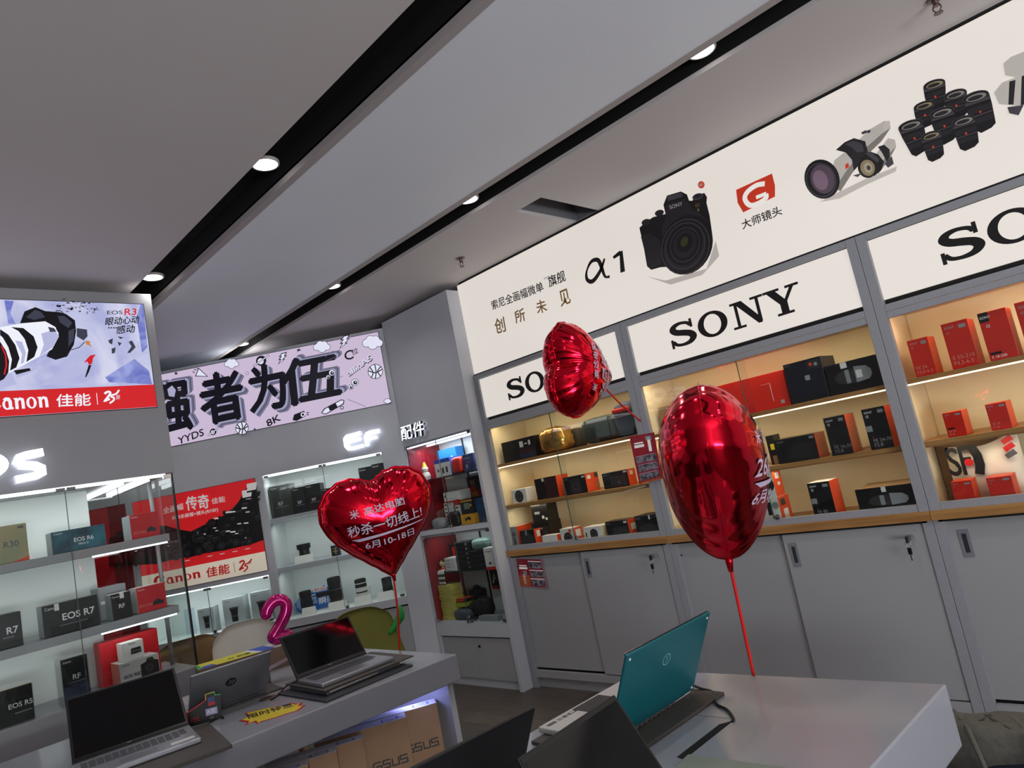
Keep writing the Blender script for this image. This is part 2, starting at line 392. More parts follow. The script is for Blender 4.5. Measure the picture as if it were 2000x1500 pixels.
def swash_letters(word):
    """C a n o n with a hooked C and wedge strokes"""
    out = []; x = 0
    for ch in word:
        if ch == 'C':
            p = arc(.50, .5, .40, .42, 62, 322, 20); n = len(p)
            out.append(('line', p, [.10+.17*math.sin(math.pi*min(1, i/(n-1)*1.05)) for i in range(n)])); out.append(('line', arc(.62, .78, .15, .14, 60, -200, 12), [.10]*13)); a = .92
        elif ch == 'a':
            out.append(('ring', .26, .27, .25, .28, .11, .20)); out.append(('line', [(.44, 0), (.44, .42), (.38, .56), (.22, .60), (.08, .54)], [.19, .19, .16, .12, .08])); out.append(('line', [(.44, .06), (.60, .06)], .1)); a = .64
        elif ch == 'n':
            out.append(('poly', [(.06, 0), (.24, 0), (.24, .60), (.0, .60), (.0, .54), (.06, .52)])); out.append(('line', [(.20, .44), (.34, .56), (.48, .50), (.50, .34), (.50, 0)], [.09, .12, .17, .18, .18])); a = .68
        else:
            out.append(('ring', .30, .30, .29, .32, .13, .25)); a = .66
        for i in range(len(out)):
            if out[i][-1] != 'done':
                o = out[i]
                if o[0] == 'ring': out[i] = ('ring', o[1]+x, *o[2:], 'done')
                else: out[i] = (o[0], [(q[0]+x, q[1]) for q in o[1]], *o[2:], 'done')
        x += a
    return [o[:-1] for o in out], x
def put(mb, glyph, x0, z0, x1, z1, m, y, T=None, top=1.0):
    pcs, W = glyph; sx = (x1-x0)/W; sz = (z1-z0)/top
    for k in pcs:
        if k[0] == 'poly': mb.poly([(x0+sx*a, z0+sz*b) for a, b in k[1]], m, y, T)
        elif k[0] == 'line':
            v, f = stroke2d(k[1], k[2]); ff = []
            v = [(x0+sx*a, z0+sz*b) for a, b in v]
            for q in f:
                ar = sum(v[q[i]][0]*v[q[(i+1) % 4]][1]-v[q[(i+1) % 4]][0]*v[q[i]][1] for i in range(4)); ff.append(q if ar > 0 else q[::-1])
            mb.flat(v, ff, m, y, T)
        else:
            _, cx, cy, rx, ry, ix, iy = k; n = 32
            v = [(x0+sx*(cx+rx*math.cos(2*math.pi*i/n)), z0+sz*(cy+ry*math.sin(2*math.pi*i/n))) for i in range(n)]+[(x0+sx*(cx+ix*math.cos(2*math.pi*i/n)), z0+sz*(cy+iy*math.sin(2*math.pi*i/n))) for i in range(n)]
            mb.flat(v, [(n+i, i, (i+1) % n, n+(i+1) % n) for i in range(n)], m, y, T)
SLAB = slab_letters()
def px(fr, pts, dep=0): return [fr.at(a, b, dep) for a, b in pts]
def tpx(mb, fr, t, bl, br, tl, m, dep=0, bold=0): mb.text(t, fr.at(*bl, dep), fr.at(*br, dep), fr.at(*tl, dep), m, dep, bold)
def pane(x0, z0, x1, z1, y, m=None, th=.005):
    return MB().box((x0, y, z0), (x1, y+th, z1), m or GLASS)

# ---------------------------------------------------------------- the lit wall of three glazed cabinets
HNDL = mat('handle_grey', '80838a', .35, noise=.03); DK_R = mat('handle_recess', '2c2d32', .6)
UX = [-3.505, -2.214, -.898, .41]
def sony_unit(i, label):
    a, b = UX[i], UX[i+1]; w_ = b-a; s1, s2 = ((1.470, 1.184), (1.445, 1.170), (1.445, 1.170))[i]
    t = thing('display_cabinet', label, 'cabinet', TR(a, 3.30, 0), 'white glazed cabinets under the lit banner')
    st = .043
    m = MB()
    for x in (0, w_-st): m.box((x+.001, 0, 0), (x+st-.001, .03, 2.133), FRAMEG)
    m.box((st, 0, 2.104), (w_-st, .03, 2.133), FRAMEG); m.box((st, 0, 1.772), (w_-st, .03, 1.803), FRAMEG); m.box((st, .002, 1.742), (w_-st, .03, 1.770), FRAMEG)
    m.box((st, .03, 1.80), (w_-st, .035, 2.106), BLACK)
    m.build('frame', t, bevel=.001)
    for x in (0, w_-.018): MB().box((x+.0015, .031, .9), (x+.0165, .41, 1.80), CREAM).build('side_panel', t)
    MB().box((.018, .395, .86), (w_-.018, .41, 1.80), CREAM).build('back_panel', t)
    MB().box((.018, .036, 1.772), (w_-.018, .394, 1.79), CREAM).build('top_panel', t)
    for z in (s1, s2):
        sh = MB().box((.0175, .05, z), (w_-.0175, .394, z+.02), WOOD).build('shelf', t, bevel=.001)
        MB().box((.02, .056, z-.006), (w_-.02, .064, z-.0002), LEDY if z == s1 else WOOD).build('light_strip' if z == s1 else 'batten', sh)
    MB().box((.02, .06, 1.764), (w_-.02, .075, 1.7718), LEDY).build('light_strip', t)
    MB().box((.001, -.012, .866), (w_-.001, .395, .905), WOOD).box((.02, .0, .856), (w_-.02, .05, .866), BLACK).build('counter', t, bevel=.001)
    m = MB().box((st, .004, .905), (w_-st, .028, .936), FRAMEG); m.build('glass_track', t)
    mid = w_/2-.01
    for k, (p, q, y) in enumerate(((st, mid+.02, .018), (mid-.02, w_-st, .008))):
        g = pane(p, .93, q, 1.745, y).build('glass_door', t)
        if k: MB().box((mid-.02, y-.0005, .93), (mid-.0175, y+.0055, 1.745), GLASSE).build('edge', g)
        if k: MB().lathe([(0, .012), (.012, .010), (.013, 0), (.010, -.006)][::-1], CHROME, 16, Matrix.Translation((mid+.0, y-.001, .945)) @ Matrix.Rotation(math.pi/2, 4, 'X')).build('lock', g)
    dm = w_/2+.0
    for k, (p, q, y) in enumerate(((st*.55, dm+.03, .026), (dm-.012, w_-st-.001, .008))):
        hx = dm+.02 if i < 2 else None
        d = MB().box((p, y, .126 if k == 0 else .118), (q, y+.016, .855), WHITE2).build('sliding_door', t, bevel=.001)
        if (k == 1 and i < 2) or (k == 0 and i == 2):
            hx = p+.022 if k == 1 else st+.03
            m = MB(); hz = .70
            m.box((hx, y-.003, hz), (hx+.011, y+.002, hz+.115), HNDL); m.box((hx+.029, y-.003, hz), (hx+.04, y+.002, hz+.115), HNDL)
            m.box((hx+.011, y-.003, hz+.097), (hx+.029, y+.002, hz+.115), HNDL); m.box((hx+.011, y-.003, hz), (hx+.029, y+.002, hz+.018), HNDL); m.box((hx+.011, y-.0008, hz+.015), (hx+.029, y+.0, hz+.097), DK_R)
            m.build('recessed_handle', d)
        if k == 1: MB().lathe([(0, .022), (.010, .022), (.011, 0)][::-1], CHROME, 18, Matrix.Translation((q-.055, y-.0005, .803)) @ Matrix.Rotation(math.pi/2, 4, 'X')).build('lock', d)
        elif i < 2: MB().lathe([(0, .002), (.005, .002), (.005, 0)][::-1], BLKP, 12, Matrix.Translation((p+.0255, y-.0005, .79)) @ Matrix.Rotation(math.pi/2, 4, 'X')).build('lock_hole', d)
    m = MB().box((st, .005, .068), (w_-st, .03, .112), WHITE2); m.box((st, .03, 0), (w_-st, .045, .07), WHITE2); m.box((st, .044, .07), (w_-st, .05, .86), BLACK)
    m.build('plinth', t)
    # warm light from the strips
    for z, p in ((1.762, 5.0), (s1-.012, 4.0), (s2-.012, 2.5)):
        area('shelf_light', (a+w_/2, 3.375, z), (0, .35, -1), w_-.1, .012, p*.42, (1, .82, .56), 160)
    return t
sony_unit(0, 'glazed cabinet beside the grey corner column, two leaflets stuck to it')
sony_unit(1, 'middle glazed cabinet of the lit wall, behind the biggest heart balloon')
sony_unit(2, 'glazed cabinet with only red boxes and a white parcel behind its glass')
for i, lb in enumerate(('lit white shop sign over the corner cabinet, half hidden by a heart balloon', 'lit white shop sign over the middle cabinet, all four letters in view', 'lit white shop sign over the cabinet of red boxes, cut off by the picture edge')):
    a, b = UX[i], UX[i+1]
    m = MB(); m.T = Matrix.Translation((-a, 0, -1.826))
    m.box((a+.045, .012, 1.826), (b-.045, .029, 2.098), SIGNW)
    x0 = (-3.222, -1.927, -.612)[i]; put(m, SLAB, x0, 1.893, x0+.738, 2.028, INKK, .012)
    tag(m.build('shop_sign', None, TR(a, 3.30, 1.826)), lb, 'sign', 'lit signs over the glazed cabinets')
# keys hanging in the locks of the lower doors
for i, lb in ((0, 'small key bunch hanging from the lock of the door by the big balloon'), (1, 'small black headed keys hanging from the middle cabinet lower door lock')):
    b = UX[i+1]; x = b-.043-.056
    t = thing('key_bunch', lb, 'keys', TR(x, 3.30, .803), 'key bunches in the lower door locks')
    MB().box((-.003, -.05, -.008), (.003, -.016, .008), SILVER).build('blade', t)
    m = MB(); m.box((-.005, -.066, -.014), (.005, -.045, .014), BLKP); m.build('key_head', t, bevel=.003)
    MB().tube([(.0+.012*math.sin(k*math.pi/6), -.06, -.02+.012*math.cos(k*math.pi/6)) for k in range(12)], .0015, SILVER, 5, True).build('ring', t)
    MB().box((-.008, -.063, -.062), (.008, -.056, -.034), BLKP).box((-.004, -.061, -.088), (.004, -.058, -.062), SILVER).build('spare_key', t, bevel=.002)
# ---------------------------------------------------------------- the long banner
m = MB(); S_ = SONYF; m.T = Matrix.Translation((3.49, 0, -2.14))
BX1 = 2.5
m.box((-3.488, -.0, 2.142), (BX1, .06, 2.795), SIGNW)
m.box((-3.5, .005, 2.134), (BX1, .06, 2.142), BLKP)
GOLD = mat('gold_print', 'a8813f', .5); GREYL = mat('lens_white_print', 'b9b3ab', .5, emit=.40); GREYM = mat('lens_shade_print', '8e8880', .5, emit=.2); GREYS = mat('soft_grey_print', 'c4bdb6', .5, emit=.35); DKP = mat('dark_print', '1b1a1c', .5); DK2 = mat('charcoal_print', '2e2c30', .5); DK3 = mat('grey_print', '55525a', .5)
LENSP = mat('lens_tint_print', '5f4f5e', .5, emit=.1); LENSY = mat('lens_amber_print', '9a8a6c', .5, emit=.2); GRN = mat('lens_green_print', '4a4a22', .5); GWH = mat('lit_white_print', '8e8a85', .5, emit=.74, ecol='f4eee8'); GRED = mat('print_red', 'd0381f', .5, emit=.35)
def bpoly(pts, c): m.poly(px(S_, pts), c, 0)
def bell(cx, cy, rx, ry, c, rot=0, ring=0, n=28):
    """an ellipse as the photograph shows it, laid onto the banner"""
    q = math.radians(rot); P = [(cx+rx*math.cos(k)*math.cos(q)-ry*math.sin(k)*math.sin(q), cy+rx*math.cos(k)*math.sin(q)+ry*math.sin(k)*math.cos(q)) for k in (2*math.pi*i/n for i in range(n))]
    o = px(S_, P)
    if not ring: return m.poly(o, c, 0)
    I = px(S_, [(cx+(x-cx)*ring, cy+(y-cy)*ring) for x, y in P])
    ar = sum(o[i][0]*o[(i+1) % n][1]-o[(i+1) % n][0]*o[i][1] for i in range(n))
    if ar < 0: o, I = o[::-1], I[::-1]
    m.flat(o+I, [(n+i, i, (i+1) % n, n+(i+1) % n) for i in range(n)], c, 0)
def bline(pts, wd, c, closed=False): m.line(px(S_, pts), wd, c, 0, closed)
tpx(m, S_, '索尼全画幅微单', (962, 606), (1063, 568), (958, 588), INKK, 0, .012)
tpx(m, S_, 'TM', (1062, 547), (1070, 544), (1062, 543), INKK)
tpx(m, S_, '旗舰', (1073, 562), (1106, 549), (1069, 540), INKK, 0, .012)
for t_, bl, br, tl in (('创', (969, 653), (989, 647), (964, 624)), ('所', (1008, 633), (1028, 626), (1003, 608)), ('未', (1050, 614), (1070, 608), (1045, 589)), ('见', (1096, 600), (1116, 592), (1090, 570))):
    tpx(m, S_, t_, bl, br, tl, GOLD, 0, .015)
# alpha and 1
al = smooth_path([(1181, 505), (1172, 530), (1158, 549), (1147, 546), (1146, 530), (1155, 511), (1168, 508), (1175, 522), (1182, 540), (1191, 540)], 5)
bline(al, [.012+.014*abs(math.sin(math.pi*i/len(al)*2.2)) for i in range(len(al))], INKK)
bpoly([(1210, 492), (1216, 489), (1221, 530), (1212, 533)], INKK); bpoly([(1197, 501), (1211, 489), (1212, 498), (1199, 506)], INKK)
# camera picture
bpoly([(1264, 540), (1300, 548), (1380, 525), (1398, 470), (1405, 500), (1372, 537), (1310, 556)], GREYS)
bpoly([(1249, 445), (1262, 433), (1276, 424), (1300, 418), (1296, 400), (1303, 382), (1330, 374), (1342, 380), (1346, 392), (1353, 392), (1356, 382), (1376, 377), (1381, 385), (1380, 396), (1386, 420), (1391, 455), (1385, 490), (1325, 520), (1290, 522), (1272, 527), (1264, 520), (1257, 480)], DKP)
bpoly([(1252, 462), (1268, 455), (1290, 470), (1292, 515), (1274, 524), (1266, 518)], DK2)
bell(1262, 434, 9, 6, DK2, -20); bell(1288, 416, 9, 6, DK2, -18); bell(1363, 384, 11, 6, DK3, -18); bell(1363, 383, 8, 4, DK2, -18)
bpoly([(1303, 384), (1331, 376), (1334, 384), (1305, 393)], DK3)
bpoly([(1301, 400), (1338, 388), (1349, 402), (1352, 412), (1300, 428)], DK2)
tpx(m, S_, 'SONY', (1309, 409), (1334, 401), (1307, 402), INKW)
tpx(m, S_, 'α', (1359, 405), (1367, 403), (1358, 399), GOLD); tpx(m, S_, '1', (1363, 413), (1366, 412), (1362, 408), GOLD)
bell(1338, 450, 46, 41, DK2, -15); bell(1342, 478, 49, 60, DKP, 22); bell(1339, 482, 46, 56, DK3, 22, .965); bell(1338, 482, 40, 50, DK2, 22); bell(1338, 480, 38, 47, DK3, 22, .97); bell(1338, 478, 33, 42, DKP, 22); bell(1338, 478, 28, 35, DK3, 22, .96); bell(1338, 476, 22, 28, DK2, 22); bell(1338, 474, 15, 20, DKP, 22); bell(1337, 472, 7, 10, GRN, 22)
bell(1370, 361, 6.5, 7, GRED); tpx(m, S_, '新', (1366, 366), (1375, 363), (1365, 359), INKW)
# red G badge and its words
bpoly([(1438, 371), (1508, 339), (1514, 362), (1514, 384), (1452, 415), (1441, 396)], GRED)
bline(smooth_path([(1494, 359), (1478, 362), (1461, 374), (1455, 388), (1465, 401), (1482, 397), (1496, 387), (1496, 379)], 4), .024, GWH); bline([(1497, 378), (1477, 386)], .018, GWH)
tpx(m, S_, '大师镜头', (1451, 449), (1529, 419), (1447, 431), INKK, 0, .012)
# the two white tele lenses
bpoly([(1600, 395), (1645, 372), (1690, 350), (1752, 325), (1750, 335), (1690, 362), (1640, 388)], GREYS)
bpoly([(1630, 313), (1662, 288), (1700, 252), (1728, 236), (1737, 239), (1740, 250), (1722, 276), (1692, 305), (1665, 338), (1642, 374), (1618, 360)], GREYL)
bpoly([(1642, 374), (1632, 366), (1656, 330), (1690, 290), (1722, 262), (1740, 250), (1722, 276), (1692, 305), (1665, 338)], GREYM)
bell(1732, 245, 6, 10, GREYS, 30); bpoly([(1633, 293), (1650, 278), (1668, 270), (1690, 276), (1696, 298), (1684, 316), (1668, 334), (1664, 312), (1652, 298)], DK2); bpoly([(1650, 282), (1666, 275), (1684, 281), (1688, 296), (1674, 298), (1664, 288)], DK3)
bell(1697, 257, 4, 3, DK3, -30); bpoly([(1682, 259), (1692, 254), (1694, 259), (1685, 263)], DK3)
bell(1606, 350, 34, 39, DKP, -20); bell(1604, 352, 29, 34, DK3, -20, .94); bell(1607, 350, 23, 29, LENSP, -20); bell(1603, 352, 14, 20, mat('lens_rose_print', '8a6f84', .5, emit=.15), -20)
bpoly([(1651, 322), (1657, 318), (1659, 326), (1652, 331)], GRED)
bpoly([(1712, 300), (1735, 270), (1748, 273), (1751, 286), (1738, 310), (1716, 340), (1700, 330)], GREYL); bpoly([(1716, 340), (1712, 332), (1734, 302), (1751, 286), (1738, 310)], GREYM)
bpoly([(1680, 309), (1700, 296), (1716, 302), (1727, 316), (1722, 332), (1708, 344), (1690, 330)], DKP); bpoly([(1715, 287), (1727, 283), (1738, 292), (1738, 308), (1732, 316), (1724, 300)], DK2); bpoly([(1690, 300), (1702, 297), (1718, 312), (1714, 318)], DK3)
bell(1694, 328, 18, 20, DKP, -20); bell(1695, 328, 14, 16, LENSY, -20); bell(1696, 328, 8, 10, mat('lens_pale_amber', 'b3a88c', .5, emit=.25), -20); bell(1697, 328, 4, 5, DK3, -20); bpoly([(1728, 320), (1742, 305), (1746, 320), (1735, 328)], DK3); bpoly([(1666, 343), (1684, 338), (1676, 346)], DK3)
# nine black lenses
def lensup(x, y, wtop, h, wb, lean):
    k_ = wtop*.32
    def side(v, kk, sh=0):        # the barrel's two edges, v along its height
        hw = (wtop+(wb-wtop)*v)/2*kk; cx_ = x+lean*v; yy = y+h*v-k_*.5*(1-v*.3)
        return (cx_-hw+sh, yy+k_*.5*kk), (cx_+hw+sh, yy-k_*.5*kk)
    a, b_ = side(0, 1); c, d = side(1, .92); e, f = side(.35, 1.02)
    bpoly([a, b_, f, d, (d[0]-wb*.2, d[1]+wb*.22), (c[0]+wb*.25, c[1]+wb*.10), c, e], DKP)
    for v0, v1, cc in ((.12, .2, DK3), (.3, .5, DK2), (.56, .6, DK3), (.66, .82, DK2)):
        p, q = side(v0, .97); r, s_ = side(v1, .96); bpoly([p, q, s_, r], cc)
    bell(x, y-k_*.5, wtop*.52, wtop*.21, DK3, -18); bell(x, y-k_*.5, wtop*.49, wtop*.18, DKP, -18); bell(x+1, y-k_*.45, wtop*.40, wtop*.13, GREYM if wtop > 44 else LENSY, -18); bell(x-1, y-k_*.38, wtop*.30, wtop*.08, DK2, -18)
    p, q = side(.45, 1); bell((p[0]+q[0])/2, (p[1]+q[1])/2+3, 2.2, 2.2, GRED)
for q in ((1825, 172, 43, 45, 36, 5), (1866, 192, 45, 40, 40, 5), (1906, 198, 52, 56, 42, 20), (1805, 213, 40, 34, 36, 5), (1840, 228, 48, 50, 38, 12), (1882, 244, 46, 46, 40, 12), (1779, 253, 48, 48, 34, 18), (1819, 272, 40, 40, 34, 10)): lensup(*q)
# two grey-white lenses at the picture edge
bpoly([(1960, 125), (1975, 112), (2030, 90), (2050, 130), (1985, 152), (1964, 148)], GREYL); bpoly([(1942, 182), (1958, 162), (2040, 130), (2060, 180), (1990, 208), (1952, 204)], GREYL); bpoly([(1972, 160), (1984, 157), (1980, 205), (1970, 205)], DK2); bpoly([(1996, 150), (2020, 140), (2020, 200), (1994, 207)], DK2); bpoly([(1968, 210), (2000, 206), (1990, 226), (1972, 222)], DK3)
m.box((-3.488, .02, 2.795), (BX1, .06, 2.818), BLACK)  # black strip standing in for the shade in the gap above the banner
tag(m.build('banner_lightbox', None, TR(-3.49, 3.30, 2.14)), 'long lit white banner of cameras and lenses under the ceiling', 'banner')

# ---------------------------------------------------------------- corner unit with the two accessory cases
RB = mat('deep_red_lining', '8f1420', .35, noise=.08, nscale=6)
LINW = mat('pale_lining', 'e4eae8', .5, noise=.03, nscale=4)
def acc_unit():
    t = thing('display_cabinet', 'narrow grey corner cabinet with red lined cases of accessories', 'cabinet', ACCF.M.copy())
    W = .808; a, b = .004, .777
    m = MB()
    m.box((0, 0, 1.772), (W, .018, 2.768), GREYP); m.box((-.0, .0, 0), (a, .03, 1.772), GREYP); m.box((b, 0, 0), (W, .018, 1.772), GREYP)
    m.box((a, 0, 1.087), (b, .018, 1.122), GREYP); m.box((a, 0, .352), (b, .018, .446), GREYP); m.box((a, .0, .0), (.03, .018, .352), GREYP)
    m.box((W-.018, .018, 0), (W, .6, 2.768), GREYP); m.box((.03, .03, .0), (b, .04, .06), GREYP)
    m.build('body', t, bevel=.001)
    MB().box((a, .018, .446), (a+.012, .335, 1.772), RB).build('red_side', t)
    m = MB().box((a+.012, .33, .446), (b+.02, .345, 1.772), LINW)
    for x in (.30, .52, .70): m.box((x, .322, .45), (x+.012, .33, 1.77), BLKP)
    m.build('back_panel', t)
    MB().box((b+.018, .018, .446), (b+.02, .33, 1.772), LINW).build('side_panel', t)
    for z, nm in ((1.762, 'top_panel'), (1.108, 'case_floor'), (1.07, 'case_ceiling'), (.437, 'case_floor')):
        MB().box((a+.012, .02, z), (b+.018, .33, z+.012), GREYP).build(nm, t)
    SHG = mat('smoked_shelf_glass', '2b3336', .15)
    for z, y0 in ((1.486, .05), (.790, .10)): MB().box((a+.014, y0, z-.004), (b+.016, .32, z+.004), SHG).build('shelf', t)
    for z0, z1 in ((1.122, 1.772), (.446, 1.087)):
        mid = .385
        for k, (p, q) in enumerate(((a, mid-.001), (mid+.001, b))):
            g = pane(p+.002, z0, q-.002, z1, .004).build('glass_door', t)
            for z in (z0+.01, z1-.025): MB().box(((p+.006) if k == 0 else q-.036, .0, z), ((p+.036) if k == 0 else q-.006, .012, z+.016), CHROME).build('hinge', g)
            if k == 0: MB().box((q-.003, .0035, z0), (q-.0005, .0095, z1), GLASSE).build('edge', g)
        g = MB().lathe([(0, .014), (.012, .012), (.014, 0)][::-1], CHROME, 16, Matrix.Translation((mid, .003, z0+.012)) @ Matrix.Rotation(math.pi/2, 4, 'X')).build('lock', t)
    MB().box((a+.02, .03, 1.753), (b, .045, 1.7618), LEDW).box((a+.02, .20, 1.75), (b, .225, 1.7618), LEDW).build('light_strip', t)
    for p, q, k in ((.03, .389, 0), (.392, b, 1)):
        d = MB().box((p, .012, .062), (q, .028, .342), WHITE2).build('door', t, bevel=.001)
        if k: MB().lathe([(0, .01), (.009, .009), (.010, 0)][::-1], BLKP, 14, Matrix.Translation((q-.335, .0118, .284)) @ Matrix.Rotation(math.pi/2, 4, 'X')).build('lock', d)
    MB().box((.03, .0281, .342), (b, .032, .352), BLACK).build('gap', t)
    area('case_light', ACCF.M @ Vector((.4, .12, 1.745)), (0, .2, -1), .7, .03, 2.8, (.92, .97, 1), 170)
    area('case_light', ACCF.M @ Vector((.4, .1, 1.06)), (0, .3, -1), .7, .03, .5, (.92, .97, 1), 170)
acc_unit()
SIGNL = mat('lit_letters', 'ffffff', .5, emit=1.6, ecol='f2f6ff')
SIDEL = mat('letter_return', '2a2d34', .4); SIGNS = mat('lit_letter_side', 'ffffff', .5, emit=.5, ecol='dfe8ff')
def letters(name, label, fr, groups, y0=-.055, y1=-.014, dark=0):
    """raised letters standing off a wall, lit"""
    t = None
    o = min(p[0] for g in groups for q in g[1] for p in q); z = min(p[1] for g in groups for q in g[1] for p in q)
    t = thing(name, label, 'sign', fr.M @ Matrix.Translation((o, -.03, z)))
    for nm, polys in groups:
        m = MB(); m.T = Matrix.Translation((-o, .03, -z))
        for p in polys:
            if not dark: m.prism(p, y0, y1, SIGNL, sm=SIGNS); continue
            m.prism(p, y0, y1, SIDEL); m.prism(p, y0-.002, y0-.0003, SIGNL); m.prism(p, y1+.0003, y1+.003, SIGNS)
        m.build('letter', t)
    return t
def thick(fr, pts, wd, dep=0):
    P = px(fr, pts, dep); v, f = stroke2d(P, wd); n = len(P)
    return [[v[i], v[i+1], v[n+i+1], v[n+i]] for i in range(n-1)]
def glyph_polys(fr, t, bl, br, tl, bold):
    vs_, fs, _ = text_mesh(t, bold); A_, B_, D_ = fr.at(*bl), fr.at(*br), fr.at(*tl)
    V = [(A_[0]+(B_[0]-A_[0])*x+(D_[0]-A_[0])*y, A_[1]+(B_[1]-A_[1])*x+(D_[1]-A_[1])*y) for x, y in vs_]
    return [[V[i] for i in f] for f in fs]
letters('illuminated_letters', 'glowing white two character sign above the accessory cases', ACCF, [('a', glyph_polys(ACCF, '配', (793, 860), (814, 854), (790, 834), 0)), ('b', glyph_polys(ACCF, '件', (816, 854), (838, 848), (813, 826), 0))], y0=-.038, dark=1)

# ---------------------------------------------------------------- slanting unit across the corner
def ef_unit():
    t = thing('display_cabinet', 'grey lens cabinet slanting across the room corner, white lit cases', 'cabinet', EFF.M.copy())
    U0 = -2.75; a, b = -1.104, -.176
    m = MB()
    m.box((U0, 0, 1.772), (-.001, .02, 2.728), GREYP); m.box((b, 0, 0), (-.001, .02, 1.772), GREYP); m.box((-1.163, 0, 0), (a, .02, 1.772), GREYP)
    m.box((a, 0, .62), (b, .02, .676), GREYP); m.box((U0, 0, .62), (-1.163, .02, .692), GREYP); m.box((-2.105, 0, 1.032), (-1.163, .02, 1.772), GREYP); m.box((-2.16, 0, .692), (-2.105, .02, 1.772), GREYP)
    m.box((U0, .0, .0), (-2.2, .02, .62), GREYP); m.box((U0, .02, 2.70), (-.03, .5, 2.728), GREYP); m.box((-2.2, .035, 0), (b, .045, .06), GREYP); m.box((-2.2, .03, .06), (b, .034, .62), BLACK)
    m.build('body', t, bevel=.001)
    MB().box((U0, .005, .692), (-2.30, .02, 1.86), mat('bright_red_panel', 'e0242e', .4)).box((-2.30, .005, .692), (-2.16, .02, 1.772), RB).build('red_panel', t)
    def case(p, q, z0, z1, dy, shelves):
        MB().box((p, dy, z0-.02), (q, dy+.012, z1+.02), LINW).build('back_panel', t)
        for x in (p-.014, q): MB().box((x, .021, z0-.02), (x+.014, dy, z1+.02), LINW).build('side_panel', t)
        for z in (z0-.012, z1): MB().box((p, .021, z), (q, dy, z+.012), LINW).build('case_floor' if z < z0 else 'case_ceiling', t)
        for z, th in shelves:
            MB().box((p+.001, .03, z-th), (q-.001, dy-.001, z), GREYP).build('shelf', t, bevel=.001)
        mid = (p+q)/2
        for k, (x0, x1) in enumerate(((p, mid), (mid, q))):
            g = pane(x0+.001, z0, x1-.001, z1, .006).build('glass_door', t)
            for z in (z0+.006, z1-.022):
                MB().box((x0+.012 if k == 0 else x1-.045, .0, z), (x0+.045 if k == 0 else x1-.012, .014, z+.016), CHROME).build('hinge', g)
            MB().box((mid-.028 if k == 0 else mid+.004, .0, z1-.022), (mid-.004 if k == 0 else mid+.028, .014, z1-.004), CHROME).build('hinge', g)
            if k == 0: MB().box((x1-.003, .0055, z0), (x1-.0005, .0115, z1), GLASSE).build('edge', g)
            else: MB().lathe([(0, .014), (.012, .012), (.014, 0)][::-1], CHROME, 16, Matrix.Translation((x0+.02, .0055, z0+.014)) @ Matrix.Rotation(math.pi/2, 4, 'X')).build('lock', g)
    case(a, b, .676, 1.772, .36, ((1.437, .040), (1.063, .038)))
    case(-2.105, -1.163, .692, 1.032, .34, ())
    MB().box((a+.01, .022, 1.756), (b-.01, .045, 1.7715), LEDW).build('light_strip', t)
    MB().box((-2.09, .022, 1.022), (-1.18, .04, 1.0315), LEDW).build('light_strip', t)
    for p, q in ((-2.2, -1.66), (-1.657, -1.112), (-1.109, -.64), (-.637, b)):
        MB().box((p, .012, .064), (q-.003, .029, .608), WHITE2).build('door', t, bevel=.001)
    for z, pw in ((1.75, 5), (1.39, 2.6), (1.02, 2.6)):
        area('case_light', EFF.M @ Vector(((a+b)/2, .07, z)), EFF.n*.3+Vector((0, 0, -1)), .85, .03, pw*.25, (.93, .98, 1), 170)
    area('case_light', EFF.M @ Vector((-1.63, .07, 1.01)), EFF.n*.3+Vector((0, 0, -1)), .85, .03, 1.1, (.93, .98, 1), 170)
ef_unit()
E_ = EFF; sw = .052
letters('illuminated_letters', 'glowing white two letter sign over the slanting lens cabinet', EFF, [
    ('E', thick(E_, [(707, 846), (690, 851), (681, 853), (677, 858), (679, 872), (684, 877), (693, 876), (712, 871)], .028)+thick(E_, [(680, 864), (707, 857)], .024)),
    ('F', thick(E_, [(744, 842), (727, 845), (720, 848), (717, 854), (720, 872)], .030)+thick(E_, [(718, 860), (739, 854)], .024))])
